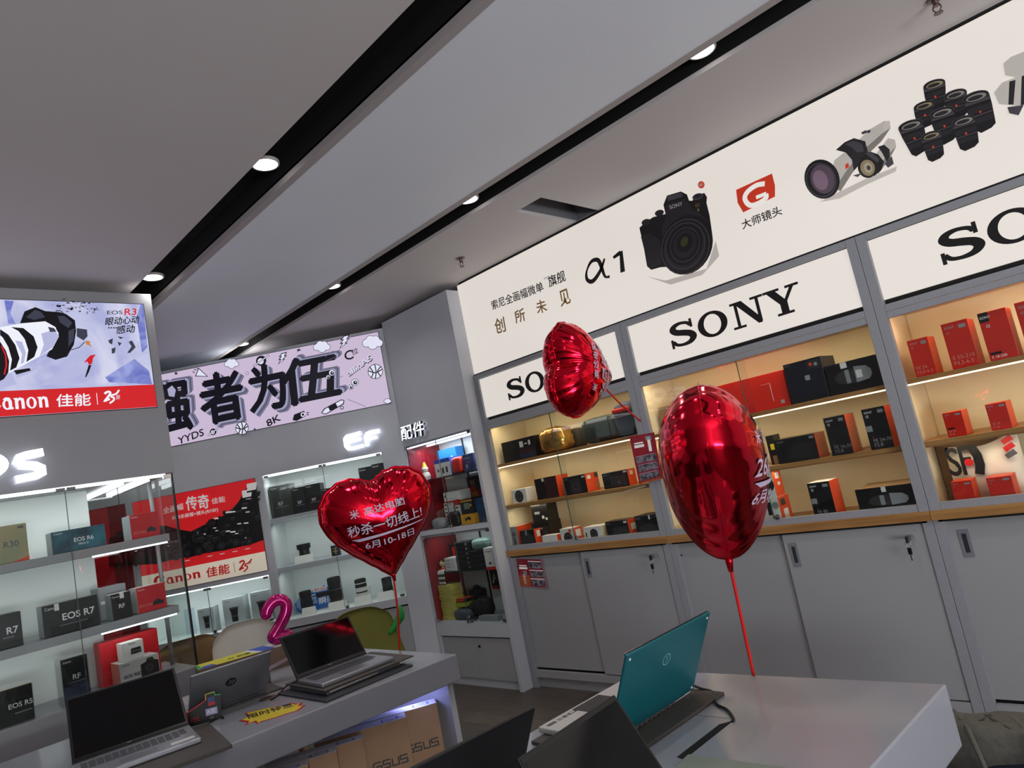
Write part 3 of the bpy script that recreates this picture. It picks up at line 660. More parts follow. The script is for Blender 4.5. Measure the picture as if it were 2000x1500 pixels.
# ---------------------------------------------------------------- near unit with the snow screen
def eos_unit():
    t = thing('display_cabinet', 'white glass fronted camera cabinet under the snow scene screen', 'cabinet', LEFTF.M @ Matrix.Translation((-1.2, 0, 0)))
    def B(): q = MB(); q.T = Matrix.Translation((1.2, 0, 0)); return q
    e = 1.371; u0 = -1.2
    B().box((u0, 0, 1.772), (e, .88, 2.768), WHITE).build('header', t, bevel=.002)
    B().box((u0, .40, .76), (1.05, .42, 1.772), LINW).build('back_panel', t)
    for z in (1.42, 1.05):
        s = B().box((u0, .02, z), (1.31, .395, z+.04), WHITE).build('shelf', t, bevel=.002)
        B().box((.955, .03, z-.008), (1.30, .045, z-.0002), LEDW).build('light_strip', s)
    B().box((u0, 0, .62), (e-.01, .5, .765), WHITE).build('base_top', t, bevel=.002)
    B().box((u0, .012, .07), (e-.015, .5, .612), WHITE2).box((u0, .03, .0), (e-.03, .5, .07), WHITE2).box((u0, .02, .612), (e-.02, .5, .62), BLACK).build('base', t)
    for k, (p, q) in enumerate(((-.09, .386), (.388, .866), (.868, 1.352))):
        g = B().box((p, .004, .768), (q, .010, 1.768), GLASS).build('glass_door', t)
        B().box((q-.003, .0035, .768), (q-.0005, .0105, 1.768), GLASSE).build('edge', g)
        for x in (p+.002, q-.04): B().box((x, -.001, 1.745), (x+.038, .015, 1.766), CHROME).build('hinge', g)
    g = B().box((1.354, .012, .768), (1.36, .40, 1.768), GLASS).build('side_glass', t)
    B().box((1.3535, .004, .768), (1.3605, .012, 1.768), BLKP).build('edge', g)
    g = B().box((1.052, .40, .768), (1.352, .406, 1.768), GLASS).build('rear_glass', t)
    B().box((1.20, .3995, .768), (1.203, .4065, 1.768), BLKP).build('edge', g)
    B().tube([(1.335, .30, .765), (1.335, .30, 1.772)], .011, SILVER and WHITE, 12).build('post', t)
    B().box((-.1, .02, 1.758), (1.33, .035, 1.7718), LEDW).build('light_strip', t)
    for y in (1.125, 1.25): B().box((y, .09, 1.75), (y+.022, .80, 1.7718), LEDW).build('light_tube', t)
    for z, pw in ((1.74, 9), (1.41, 4), (1.04, 4)):
        area('case_light', LEFTF.M @ Vector((.45, .12, z)), LEFTF.n*.3+Vector((0, 0, -1)), 1.6, .03, pw*.23, (.95, 1, .98), 170)
eos_unit()
L_ = LEFTF; lw = .052
letters('illuminated_letters', 'big glowing white letters on the header of the camera cabinet', LEFTF, [
    ('E', [[(.0, 1.835), (.30, 1.835), (.30, 1.871), (.0, 1.871)], [(.0, 1.888), (.28, 1.888), (.28, 1.918), (.0, 1.918)], [(.0, 1.935), (.30, 1.935), (.30, 1.971), (.0, 1.971)], [(-.03, 1.84), (.0, 1.835), (.0, 1.971), (-.03, 1.966)]]),
    ('O', [[p, q, r, s] for p, q, r, s in [(lambda v, f: [v[i] for i in f])(stroke2d([(.50+.13*math.cos(k*math.pi/16)*(1 if abs(math.cos(k*math.pi/16)) < .8 else .96), 1.905+.052*math.sin(k*math.pi/16)) for k in range(32)], .042, True)[0], q) for q in stroke2d([(k, 0) for k in range(32)], 1, True)[1]]]),
    ('S', thick(L_, [(80, 886), (48, 892), (34, 897), (31, 905), (38, 911), (64, 912), (76, 917), (77, 926), (66, 932), (26, 940)], .036))])
# ---------------------------------------------------------------- packs, boxes and lenses on the shelves
FOIL = glass_mat('clear_wrap', (.9, .9, .9), 1.6, .12)
def prints(m, w, h, pr, y=0):
    for k in pr:
        if k[0] == 't':      # words: u v height(fraction of h) material [bold]
            _, s, u, v, hf, c = k[:6]; m.textw(s, u*w, v*h, hf*h, c, y, k[6] if len(k) > 6 else 0, (1-u)*w*.97)
        elif k[0] == 'r': m.rect(k[1]*w, k[2]*h, k[3]*w, k[4]*h, k[5], y)
        elif k[0] == 'e': m.ell(k[1]*w, k[2]*h, k[3]*h, k[4]*h, k[5], y, ring=k[6] if len(k) > 6 else 0)
        elif k[0] == 'p': m.poly([(a*w, b*h) for a, b in k[1]], k[2], y)
        elif k[0] == 'g': put(m, k[1], k[2]*w, k[3]*h, k[4]*w, k[5]*h, k[6], y)
def inside(fr, u0, u1):
    """keep a pack between the side panels of the case it stands in"""
    c = (u0+u1)/2
    if fr is SONYF: lo, hi = next(((UX[i]+.021, UX[i+1]-.021) for i in range(3) if UX[i] <= c < UX[i+1]), (-9, 9)); hi = 9 if c > .2 else hi
    elif fr is EFF: lo, hi = (-1.100, -.180) if c > -1.15 else (-2.10, -1.168)
    elif fr is ACCF: lo, hi = .021, .790
    else: return u0, u1
    if u0 < lo: u1 = min(hi, u1+lo-u0); u0 = lo
    if u1 > hi: u0 = max(lo, u0-(u1-hi)); u1 = hi
    return u0, u1
def ct(fr, dep, z, bl, br, tl, d, body, label, pr=(), fm=None, name='carton', cat='box', group=None, rot=0, side=(), wrap=0, h=None, bev=.0015):
    """a carton standing at height z, its front corners seen at these points of the wall's plane dep"""
    u0, u1 = inside(fr, fr.at(*bl, dep)[0], fr.at(*br, dep)[0]); h = h or fr.at(*tl, dep)[1]-z; w = max(.02, u1-u0)
    m = MB().box((0, 0, 0), (w, d, h), body, fm); prints(m, w, h, pr)
    if side:       # prints on the end facing the room
        T = Matrix.Translation((w, 0, 0)) @ Matrix.Rotation(math.pi/2, 4, 'Z'); n = MB(); n.T = T; prints(n, d, h, side)
        k = len(m.v); m.v += n.v
        for f, i, s in zip(n.f, n.m, n.s): m.f.append(tuple(k+j for j in f)); m.m.append(m.mi(n.mats[i])); m.s.append(s)
    M = fr.M @ TR(u0, dep, z+.0004, rot)
    o = m.build(name, None, M, bevel=bev); tag(o, label, cat, group)
    if wrap:
        q = MB().box((-.003, -.003, 0), (w+.003, d+.003, h+.003), FOIL).build('clear_wrap', o)
        o['label'] = label
    return o
S, A, E, L = SONYF, ACCF, EFF, LEFTF
OS = dict(r=ORANGE, t=BLK)
def lensbox(t1, t2, tag_=1):
    p = [('t', 'SONY', .09, .88, .05, INKW, .01), ('t', 'α', .13, .78, .06, INKW, .02), ('e', .22, .30, .012, .012, ORANGE), ('t', t1, .2, .17, .085, INKG), ('t', t2, .2, .06, .085, INKG)]
    if tag_: p += [('r', .68, .86, .92, .94, GCARD), ('r', .02, .44, .28, .58, GCARD)]
    return p
SIDEP = [('r', .25, .80, .7, .93, WCARD), ('r', .3, .45, .6, .55, RED)]
def cam_print(u, v, s): return [('r', u-s*.5, v-s*.55, u+s*.5, v+s*.5, DK2), ('r', u-s*.2, v+s*.4, u+s*.2, v+s*.8, DK2), ('e', u, v-.02, s*.85, s*.85, DKP), ('e', u, v-.02, s*.55, s*.55, DK3, .7)]
G1 = 'packs behind the glass of the corner cabinet'; G2 = 'packs behind the glass of the middle cabinet'; G3 = 'packs behind the glass of the red box cabinet'
z1 = 1.4905; z2 = 1.2045
# corner cabinet, top shelf
ct(S, .08, z1, (986, 904), (1049, 889), (979, 866), .17, BLK, 'black carton with white code stickers at the shelf end beside the gold wrapped pack', [('r', .55, .58, .66, .86, WCARD), ('r', .70, .68, .78, .74, WCARD), ('r', .82, .62, .88, .84, WCARD), ('r', .5, .25, .95, .5, mat('dark_maroon_print', '341018', .5)), ('r', .5, .06, .98, .25, mat('dark_blue_print', '1a2748', .5))], group=G1)
def lump(fr, dep, z, bl, br, tl, d, m, label, name, cat, group=None, puff=.12, n=8, wrinkle=.0, parts=None, seed=1):
    """a soft pack: a rounded, dented box"""
    rnd = random.Random(seed); u0, u1 = inside(fr, fr.at(*bl, dep)[0], fr.at(*br, dep)[0]); h = fr.at(*tl, dep)[1]-z; w_ = u1-u0
    bm = bmesh.new(); bmesh.ops.create_cube(bm, size=1); bmesh.ops.subdivide_edges(bm, edges=bm.edges[:], cuts=n, use_grid_fill=True)
    ph = [rnd.uniform(0, 6) for _ in range(6)]
    for v in bm.verts:
        x, y, q = v.co*2; e = 5
        r = (abs(x)**e+abs(y)**e+abs(q)**e)**(1/e); b = max(abs(x), abs(y), abs(q))
        k = (b/r)*(1-puff)+puff*b/math.sqrt(x*x+y*y+q*q)*1.25 if puff else b/r
        wr = 1+wrinkle*(math.sin(9*x+ph[0]+3*q)+math.sin(11*q+ph[1]+4*y)+.7*math.sin(17*x-9*q+ph[2]))/3
        v.co = Vector((x*k*wr*w_/2+w_/2, y*k*wr*d/2+d/2, max(-1, q*k*(wr if q > 0 else 1))*h/2+h/2))
    lo = min(v.co.z for v in bm.verts)
    for v in bm.verts: v.co.z -= lo
    me = bpy.data.meshes.new(name); bm.to_mesh(me); bm.free(); me.materials.append(m)
    for p in me.polygons: p.use_smooth = True
    o = bpy.data.objects.new(name, me); COL.objects.link(o); o.matrix_world = fr.M @ TR(u0, dep, z+.0004)
    tag(o, label, cat, group); o['w'] = w_; o['h'] = h; o['d'] = d
    return o, w_, h
GOLDW = mat('gold_wrapping', 'c89a4c', .22, .55, col2='7a4a1c', nscale=9, bump=.6)
OLIVE = mat('olive_fabric', '3c3a30', .8, noise=.2, nscale=200, bump=.1); DGREEN = mat('dark_green_fabric', '25302c', .8, noise=.2, nscale=200, bump=.1); NAVY = mat('navy_fabric', '1f2a44', .8, noise=.2, nscale=200, bump=.1)
lump(S, .07, z1, (1054, 888), (1101, 877), (1060, 840), .15, GOLDW, 'crumpled gold and clear film wrapped pack beside the olive bag', 'wrapped_pack', 'pack', G1, .4, wrinkle=.08)
o, w_, h_ = lump(S, .235, z1, (1100, 880), (1135, 871), (1100, 842), .10, OLIVE, 'small olive fabric bag between the gold pack and the big dark green case', 'camera_bag', 'bag', G1, .2, seed=3)
MB().box((.03, -.004, .3*h_), (w_-.03, .0, .33*h_), BLKP).build('strap', o)
o, w_, h_ = lump(S, .08, z1, (1137, 873), (1199, 858), (1133, 822), .2, DGREEN, 'big dark green fabric camera case with a tiny pale logo', 'camera_bag', 'bag', G1, .06, seed=4)
MB().text('▬', (w_*.38, h_*.66), (w_*.56, h_*.66), (w_*.38, h_*.69), INKG, 0).rect(w_*.42, h_*.55, w_*.5, h_*.58, INKG, 0).build('logo', o)
o, w_, h_ = lump(S, .07, z1, (1204, 856), (1243, 848), (1194, 790), .2, NAVY, 'navy backpack with a red trimmed flap at the stile end of the top shelf', 'backpack', 'bag', G1, .15, seed=5)
MB().box((.01, -.012, h_*.70), (w_-.01, .01, h_*.84), RED).build('red_flap', o, bevel=.01); MB().box((.0, -.006, h_*.58), (w_, .0, h_*.60), mat('pink_zip', 'c78f80', .5)).build('zip', o)
# middle shelf
ct(S, .07, z2, (1003, 986), (1031, 982), (999, 958), .10, WCARD, 'little white carton with a camera picture standing alone at the shelf start', cam_print(.5, .5, .5), group=G1)
ct(S, .07, z2, (1051, 979), (1093.6, 973), (1043, 937), .12, BLK, 'black carton with orange end and small white square, beside the little white one', [('r', .5, .42, .58, .56, WCARD), ('r', .34, .84, .5, .98, WCARD), ('r', .45, 0, .99, 1, mat('dark_maroon_print', '341018', .5))], OS, group=G1, side=SIDEP[:0])
ct(S, .07, z2, (1106, 970), (1149.6, 964), (1099, 934), .13, BLK, 'black carton with a printed camera, second of the three orange ended ones', [('t', 'SONY', .05, .84, .07, INKG)]+[('r', .28, .06, .74, .84, DK2), ('e', .52, .42, .26, .26, DKP), ('e', .52, .42, .2, .2, DK3, .75), ('r', .84, .84, .97, .93, WCARD)], OS, group=G1, side=[('r', .12, .70, .4, .9, WCARD), ('r', .7, .72, .98, .97, OLIVE), ('r', .75, .1, .98, .5, WOOD)])
ct(S, .07, z2, (1181.6, 959), (1231.6, 951), (1175, 926), .08, BLK, 'wide black carton with a faint camera picture, by the hanging leaflet', [('t', 'SONY', .04, .82, .08, INKG), ('e', .62, .32, .14, .14, DK3, .8), ('r', .84, .86, .97, .95, WCARD), ('r', .3, .1, .9, .75, DK2), ('e', .62, .32, .1, .1, DK3)], OS, group=G1, side=[('r', .25, .65, .65, .9, WCARD)])
# bottom shelf
zb = .9055
ct(S, .045, zb, (1000, 1067), (1013.6, 1067), (994, 1030), .17, GCARD, 'slim grey carton with orange side panel in the bottom corner', [('e', .5, .65, .12, .12, DK3), ('r', .4, .2, .6, .5, DKP)], dict(r=ORANGE, t=WCARD), group=G1)
ct(S, .10, zb, (1042, 1047), (1076, 1042), (1037, 1026), .12, BLKP, 'tall dark carton under the stacked one with pasted labels', [('r', .4, .7, .6, .76, INKG)], group=G1, h=.152)
ct(S, .10, zb+.1525, (1042, 1020), (1073, 1016), (1037, 991), .10, BLKP, 'dark carton with pasted labels stacked on another dark one', [('r', .18, .42, .5, .56, GCARD), ('r', .6, .16, .74, .32, WCARD), ('r', .8, .08, .92, .2, WCARD), ('r', .02, .88, .6, .94, INKG)], group=G1, h=.125)
ct(S, .03, zb, (1020, 1066), (1048, 1064), (1017, 1037), .062, BLK, 'short black carton with camera outline and orange end in front of the dark stack', [('p', [(.05, .3), (.1, .7), (.4, .75), (.5, .95), (.65, .95), (.7, .75), (.95, .7), (.95, .3)], DK2), ('r', .38, .72, .48, .98, INKG)], OS, group=G1, side=[('r', .35, .55, .85, .9, WCARD)])
ct(S, .035, zb, (1061, 1063), (1091, 1061.6), (1059, 1047), .06, WCARD, 'low plain white carton with an orange end', (), dict(r=ORANGE), group=G1)
ct(S, .03, zb, (1098, 1061), (1125, 1058), (1094, 1034), .08, WCARD, 'white carton with camera picture and orange striped end by the glass seam', cam_print(.52, .42, .42)+[('r', .62, .7, .8, .93, ORANGE)], dict(r=ORANGE), group=G1, side=[('r', .2, .1, .8, .25, WCARD), ('r', .2, .4, .8, .85, WCARD)])
ct(S, .035, zb, (1144, 1057), (1179, 1054), (1138, 1031), .10, WCARD, 'larger white carton with a camera on a grip printed on it', cam_print(.55, .55, .38)+[('r', .08, .35, .16, .65, DK2), ('r', .52, .0, .6, .25, GCARD)], dict(r=CREAM), group=G1)
ct(S, .03, zb, (1188, 1053), (1232, 1049), (1182, 1020), .09, BLK, 'black carton with orange end, beside the larger white one', [('t', 'SONY', .05, .85, .07, INKG), ('r', .82, .84, .96, .94, WCARD), ('e', .75, .3, .14, .14, DK3, .8), ('r', .3, .1, .95, .65, DK2), ('e', .75, .3, .1, .1, DKP)], OS, group=G1, side=[('r', .3, .4, .8, .75, WCARD)])
ct(S, .03, zb, (1246, 1046), (1294, 1041), (1240, 1009), .12, BLK, 'last black carton on the bottom shelf, a white seal over its lid edge', [('t', 'SONY', .05, .84, .07, INKG), ('r', .58, .8, .64, .98, WCARD), ('p', [(.1, .1), (.15, .5), (.5, .62), (.9, .5), (.95, .1)], DK2)], group=G1)
# middle cabinet
z1, z2 = 1.4655, 1.1905
KRAFT = mat('brown_card', '8a6a48', .6, noise=.1, nscale=30)
ct(S, .12, z1, (1294, 838), (1345, 824), (1286, 797), .2, KRAFT, 'plain brown carton half behind the biggest heart balloon', group=G2)
ct(S, .10, z1, (1385, 824), (1544, 784), (1376, 761), .2, RED, 'long red carton lying across the top shelf of the middle cabinet', [('r', .82, .22, .825, .72, INKW), ('r', .72, .72, .82, .725, INKW), ('r', .90, .10, .94, .2, INKG), ('e', .55, .12, .1, .1, CRED)], group=G2, side=())
ct(S, .07, z1, (1546, 783), (1619, 766), (1528, 714), .18, mat('blue_black_card', '151a26', .4, noise=.1), 'big blue black carton with square sticker beside the long red one', [('t', 'SONY', .04, .93, .03, INKG), ('r', .5, .5, .63, .62, INKG), ('r', .62, .75, .95, .95, DK2), ('e', .72, .86, .04, .04, ORANGE), ('e', .85, .84, .04, .04, INKG), ('r', .4, .04, .8, .14, BLKP)], group=G2)
def tele_print(u, v, s): return [('p', [(u-.30, v-.05), (u-.22, v-.16*s), (u-.05, v-.2*s), (u+.08, v-.18*s), (u+.08, v+.18*s), (u-.05, v+.2*s), (u-.22, v+.16*s), (u-.3, v+.05)], DK2), ('r', u-.1, v-.17*s, u-.02, v+.19*s, GCARD), ('p', [(u+.08, v-.2*s), (u+.32, v-.16*s), (u+.38, v-.06*s), (u+.38, v+.08*s), (u+.3, v+.2*s), (u+.08, v+.24*s)], GCARD)]
ct(S, .07, z1, (1622, 766), (1727, 743), (1612, 716), .16, BLK, 'long black carton with a pale tele lens picture on the top shelf', tele_print(.45, .5, 1.2)+[('r', .30, .80, .42, .99, WCARD), ('r', .55, .4, .66, .65, WCARD)], dict(r=BLKP, t=BLK), group=G2)
ct(S, .12, z2, (1508, 909), (1522, 904), (1497, 852), .08, BLKP, 'narrow black carton with a yellow mark between balloon and long carton', [('r', .4, .5, .9, .7, mat('yellow_card', 'd8c22a', .5)), ('r', .4, .0, .95, .3, KRAFT)], group=G2)
ct(S, .07, z2, (1523, 907), (1601, 892), (1512, 861), .13, BLK, 'long black carton with a lens ring print and orange end', [('t', 'SONY', .05, .84, .08, INKG), ('t', 'α7', .05, .72, .05, INKG), ('e', .76, .42, .17, .17, DK3, .86), ('e', .76, .42, .13, .13, DK2), ('r', .86, .84, .97, .94, GCARD), ('p', [(.3, .15), (.35, .6), (.7, .75), (.95, .6), (.95, .12)], DKP)], OS, group=G2, wrap=1)
ct(S, .06, z2, (1626, 890), (1668, 884), (1606.5, 818), .12, BLK, 'tall black lens carton with orange end, first of the two tall ones', lensbox('FE 16-35', 'F2.8', 0)+[('r', .68, .86, .9, .94, GCARD)], OS, group=G2, wrap=1, side=[('t', '▮▮▮▮', .15, .52, .09, RED), ('t', '▮▮▮▮', .15, .38, .09, RED)])
ct(S, .05, z2, (1702, 878), (1747, 871), (1682, 801), .11, BLK, 'tall black lens carton with orange end against the cabinet stile', lensbox('FE 24-70', 'F2.8'), OS, group=G2)
ct(S, .05, zb, (1494, 1025), (1530, 1021), (1490, 995), .13, WCARD, 'white and orange carton with a gimbal camera picture, under another', [('r', .35, .35, .62, .85, DKP), ('e', .8, .7, .14, .14, GCARD), ('r', .55, .2, .75, .32, DKP)], dict(r=ORANGE), group=G2, side=[('r', .3, .1, .7, .5, WCARD), ('r', .2, .65, .6, .9, OLIVE)], h=.128)
ct(S, .06, zb+.1285, (1484, 993), (1522, 987), (1478, 938), .10, WCARD, 'white and orange carton stacked on top of another by the balloon', [('e', .8, .5, .16, .22, DKP)], dict(r=ORANGE), group=G2, side=[('r', .3, .68, .75, .92, WCARD), ('r', .4, .42, .7, .55, WCARD)], h=.128)
ct(S, .04, zb, (1593, 1014), (1636, 1009), (1577, 945), .12, BLK, 'tall black lens carton with orange end alone on the bottom shelf', lensbox('FE 85', 'F1.4'), dict(r=ORANGE, t=WCARD), group=G2)
ct(S, .04, zb, (1681, 1003), (1794, 989), (1670, 957), .2, BLK, 'long black carton with a pale tele lens picture on the bottom shelf', tele_print(.5, .5, 1.0)+[('r', .46, .8, .54, .99, WCARD)], dict(t=KRAFT, r=BLKP), group=G2)
# cabinet of red boxes
RS = dict(r=ORANGE, t=ORANGE)
def redp(a, b): return [('t', 'SONY', .1, .87, .05, INKG, .01), ('t', 'α', .13, .76, .05, INKG), ('r', .64, .84, .9, .92, GCARD), ('t', a, .12, .2, .08, mat('pink_print', 'd98a78', .5)), ('t', b, .12, .08, .08, mat('pink_print', 'd98a78', .5))]
ct(S, .07, z1, (1788, 729), (1828, 721), (1771.4, 667), .12, RED, 'shortest red lens carton of the three on the top shelf, nearest the stile', redp('FE 24', 'F3.5-6.3'), RS, group=G3)
ct(S, .07, z1, (1859, 713), (1911, 703), (1837, 635), .13, RED, 'tall red lens carton in the middle of the top shelf trio', redp('E 55-210', 'F4.5-6.3'), RS, group=G3)
ct(S, .07, z1, (1932, 696), (1988, 684), (1908, 614), .12, RED, 'tall red carton with a black corner square on the top shelf', [('r', 0, .8, .36, 1, BLK), ('t', 'SONY', .05, .87, .05, INKW, .01), ('t', 'α', .2, .68, .06, INKW), ('r', .06, .12, .46, .17, BLK), ('t', 'E 18-200', .1, .05, .05, INKW)], RS, group=G3)
ct(S, .07, z1, (2006, 680), (2062, 668), (1984, 592), .12, RED, 'red carton at the picture edge, mostly out of view on the top shelf', redp('E 16-55', 'F2.8'), RS, group=G3)
ct(S, .07, z2, (1852, 853), (1890, 847), (1840, 808), .11, RED, 'small red lens carton with a black bar, first on the shelf of two', redp('FE 50', 'F1.8')+[('r', .1, .31, .45, .37, BLK)], RS, group=G3)
ct(S, .07, z2, (1937, 839), (1978, 833), (1923, 791), .12, RED, 'small red lens carton at the outer end of the shelf of two', redp('FE 35', 'F1.8'), RS, group=G3)
ct(S, .045, zb, (1867, 983), (1908, 979), (1856, 942), .09, RED, 'red carton in front of the white parcel, under its big black letters', redp('E 30', 'F3.5'), RS, group=G3)
ct(S, .045, zb, (1937, 976), (1987, 972), (1928, 934), .10, RED, 'red carton in front of the white parcel, at its plain end', redp('FE 35', 'F1.8'), RS, group=G3)
# white parcel
u0, za = S.at(1846, 900, .16); u1 = S.at(1992, 880, .16)[0]; u0 = max(u0, UX[2]+.03)
m = MB(); n = 16; PW = u1-u0; PH = .235; vs_, fs = [], []
for sgn in (-1, 1):
    for j in range(9):
        for i in range(n+1):
            s_, q = i/n, j/8; top = PH*(1-.10*math.sin(math.pi*s_)**2+.10*s_)
            vs_.append((s_*PW, sgn*(.045*math.sin(math.pi*s_)**.5*math.sin(math.pi*min(1, q*.9+.1))**.6 if 0 < s_ < 1 else 0), q*top))
N = (n+1)*9
for j in range(8):
    for i in range(n):
        a = j*(n+1)+i; fs += [(a, a+1, a+n+2, a+n+1), (N+a, N+a+n+1, N+a+n+2, N+a+1)]
PARC = mat('parcel_plastic', 'e4d8cc', .4, noise=.06, nscale=5)
m.add(vs_, fs, PARC, True)
for t_, a, b in (('S', .04, .20), ('F', .22, .36)): m.text(t_, (a*PW, .115), (b*PW, .115), (a*PW, .235), INKK, -.05, .02)
m.line([(x*PW, q) for x, q in ((.40, .235), (.455, .19), (.46, .15), (.42, .11))], .035, INKK, -.05); m.ell(.32*PW, .165, .016, .016, INKR, -.05)
for q in (.235, .205, .175): m.poly([(.80*PW, q), (.93*PW, q+.02), (.97*PW, q), (.83*PW, q-.018)], INKR if q != .175 else DK3, -.045)
tag(m.build('parcel', None, S.M @ TR(u0, .20, zb)), 'white plastic courier parcel with big black letters behind two red cartons', 'parcel', G3)
MB2 = ct(S, .26, zb, (1850, 965), (1975, 950), (1850, 902), .1, KRAFT, 'brown carton edge peeping over the white parcel', group=G3, h=.26)

# ---------------------------------------------------------------- slanting lens cabinet
ze, zm, zl = 1.4375, 1.0635, .6765
G4 = 'lens cartons on the slanting cabinet top shelf'
RFP = [('t', 'Canon', .05, .9, .055, INKW, .01), ('t', 'RF', .34, .36, .11, INKW, .02), ('r', .2, .3, .85, .315, INKG)]
WGREEN = mat('wrapped_dark_card', '2b302c', .3, noise=.2, nscale=12)
ct(E, .07, ze, (533.6, 1011), (574, 1003), (525, 952), .12, WGREEN, 'film wrapped dark green lens carton at the start of the top shelf', RFP, wrap=1, group=G4)
ct(E, .06, ze, (577, 1003), (601, 999), (572, 954), .12, BLK, 'black lens carton standing against the wrapped dark green one', RFP, group=G4)
ct(E, .06, ze, (603, 999), (632, 993), (598, 948), .12, BLK, 'tallest black lens carton of the four beside the cabinet glass seam', RFP, dict(r=DK2, t=DK2), group=G4)
ct(E, .08, ze, (635, 994), (664, 988), (628, 956), .11, BLK, 'shorter black lens carton ending the row of four', RFP, group=G4)
ct(E, .06, ze, (709, 974), (735, 968), (695.6, 916), .13, BLK, 'tall black lens carton behind the printed heart balloon, outer of two', RFP, group=G4)
ct(E, .05, ze, (737, 968), (762, 962), (724, 908), .13, BLK, 'tall black lens carton next to the grey corner stile', RFP[:1], group=G4)
LENSB = mat('lens_barrel', '1a1a1c', .45, noise=.15, nscale=120); RUB = mat('lens_rubber', '0e0e0f', .7); LWH = mat('lens_white', 'cfcdc6', .4); GLS = mat('front_glass', '1c1420', .05)
def lens(fr, dep, z, x, y, r, h, label, rings, hood=0, foot=0):
    u, _ = fr.at(x, y, dep); t = thing('camera_lens', label, 'lens', fr.M @ TR(u, dep, z+.0004))
    pr = [(r*.8, 0), (r*.8, .004)]; zz = .004
    for f, rr, c in rings:
        pr += [(rr*r, zz+.0008, c), (rr*r, zz+f*h, c)]; zz += f*h
    MB().lathe(pr, LENSB, 24).build('barrel', t)
    if hood: MB().lathe([(r*1.02, zz*hood), (r*1.18, zz*hood+.003), (r*1.18, zz+.001), (r*1.02, zz+.001)], RUB, 24).build('hood', t)
    else: MB().lathe([(0, zz+.0006), (r*.8, zz+.0006), (r*.8, zz+.004), (r*.9, zz+.004), (r*.9, zz)][::-1], RUB, 24).build('lens_cap', t)
    if foot: MB().box((r*.9, -.012, h*.35), (r*1.5, .012, h*.40), LWH).box((r*1.3, -.012, h*.30), (r*1.6, .012, h*.62), LWH).build('tripod_foot', t, bevel=.003)
    return t
lens(E, .15, zm+.004, 595, 1081, .044, .135, 'short black zoom lens with wide hood on the middle shelf', [(.15, .85, LENSB), (.25, .92, RUB), (.25, .9, LENSB), (.3, .98, RUB)], .72)
ct(E, .12, zm, (648, 1084), (664, 1080), (646, 1067), .04, BLK, 'tiny black box with a gold mark on the middle shelf by the balloon', [('r', .2, .4, .8, .5, GOLD), ('r', .45, .2, .55, .75, GOLD)])
def card(fr, dep, z, bl, br, label):
    u0 = fr.at(*bl, dep)[0]; u1 = fr.at(*br, dep)[0]; w_ = u1-u0; h = .056
    m = MB().prism([(0, 0), (.05, 0), (.030, h), (.025, h)], 0, w_, WCARD, 'yz')
    T = Matrix.Rotation(-math.radians(35), 4, 'X')
    put(m, swash_letters('Canon'), w_*.08, .010, w_*.58, .044, INKR, .0, T); m.text('佳能', (w_*.66, .012), (w_*.92, .012), (w_*.66, .044), INKR, .0, .02, T)
    tag(m.build('name_stand', None, fr.M @ TR(u0, dep, z+.0004)), label, 'stand', 'white name stands under the lenses')
card(E, .06, zm, (574, 1093), (610, 1086), 'white name stand with red writing under the short hooded lens')
card(E, .045, zl, (588, 1192), (614, 1186), 'white name stand in front of the blue flyer, beside the curved pink balloon')
card(E, .045, zl, (640, 1182), (674, 1174), 'white name stand in front of the tallest dark lens')
card(E, .045, zl, (691, 1170), (722, 1162), 'white name stand under the white tele lens')
card(E, .045, zl, (735, 1161), (766, 1154), 'white name stand beside the red balloon ribbon')
lens(E, .18, zl+.0, 599, 1178, .046, .165, 'plain black lens standing before the blue flyer', [(.2, .9, LENSB), (.3, 1, RUB), (.25, .96, LENSB), (.22, 1, RUB)])
lens(E, .18, zl+.0, 657, 1168, .050, .225, 'tallest dark lens with a silver ring and olive foot', [(.2, .8, mat('olive_ring', '3a3c2c', .5)), (.08, .95, OLIVE), (.3, 1, RUB), (.02, 1.02, SILVER), (.18, .98, LENSB), (.2, 1, RUB)])
lens(E, .18, zl+.0, 707, 1157, .044, .17, 'white tele lens with black rings and a tripod foot', [(.1, .75, LENSB), (.3, .95, LWH), (.06, 1, RUB), (.18, 1, LWH), (.16, 1, RUB), (.04, 1, LWH), (.14, 1, RUB)], 0, 1)
lens(E, .18, zl+.0, 757, 1146, .040, .14, 'black lens half hidden by the tail of the printed heart balloon', [(.2, .9, LENSB), (.3, 1, RUB), (.48, .98, LENSB)])
# blue cut-out flyer
BLUE = mat('flyer_blue', '2f6fc4', .5); BLUEL = mat('flyer_pale_blue', '86a8d8', .5); FLW = mat('flyer_white', 'e8ecf2', .5)
fu, fz = E.at(570, 1182, .22); fu1 = E.at(650, 1160, .22)[0]; fw = fu1-fu; fu = max(fu, -1.085)
m = MB().prism([(0, .02), (.02, .0), (fw*.45, .0), (fw, .02), (fw*1.0, .13), (fw*.8, .155), (fw*.72, .175), (fw*.62, .15), (fw*.45, .165), (fw*.4, .13), (fw*.12, .12), (-.01, .08)], 0, .004, BLUE)
for k in range(9): m.ell(fw*.14+.035*math.cos(k*.7), .07+.035*math.sin(k*.7), .014, .014, BLUEL, 0)
m.ell(fw*.14, .07, .028, .028, BLUEL, 0); m.ell(fw*.14, .07, .012, .012, mat('flyer_pink', 'd88a90', .5), 0); m.rect(fw*.44, .135, fw*.78, .165, WCARD, 0, Matrix.Identity(4)); m.text('新品', (fw*.47, .14), (fw*.75, .14), (fw*.47, .16), ORANGE, 0, .02)
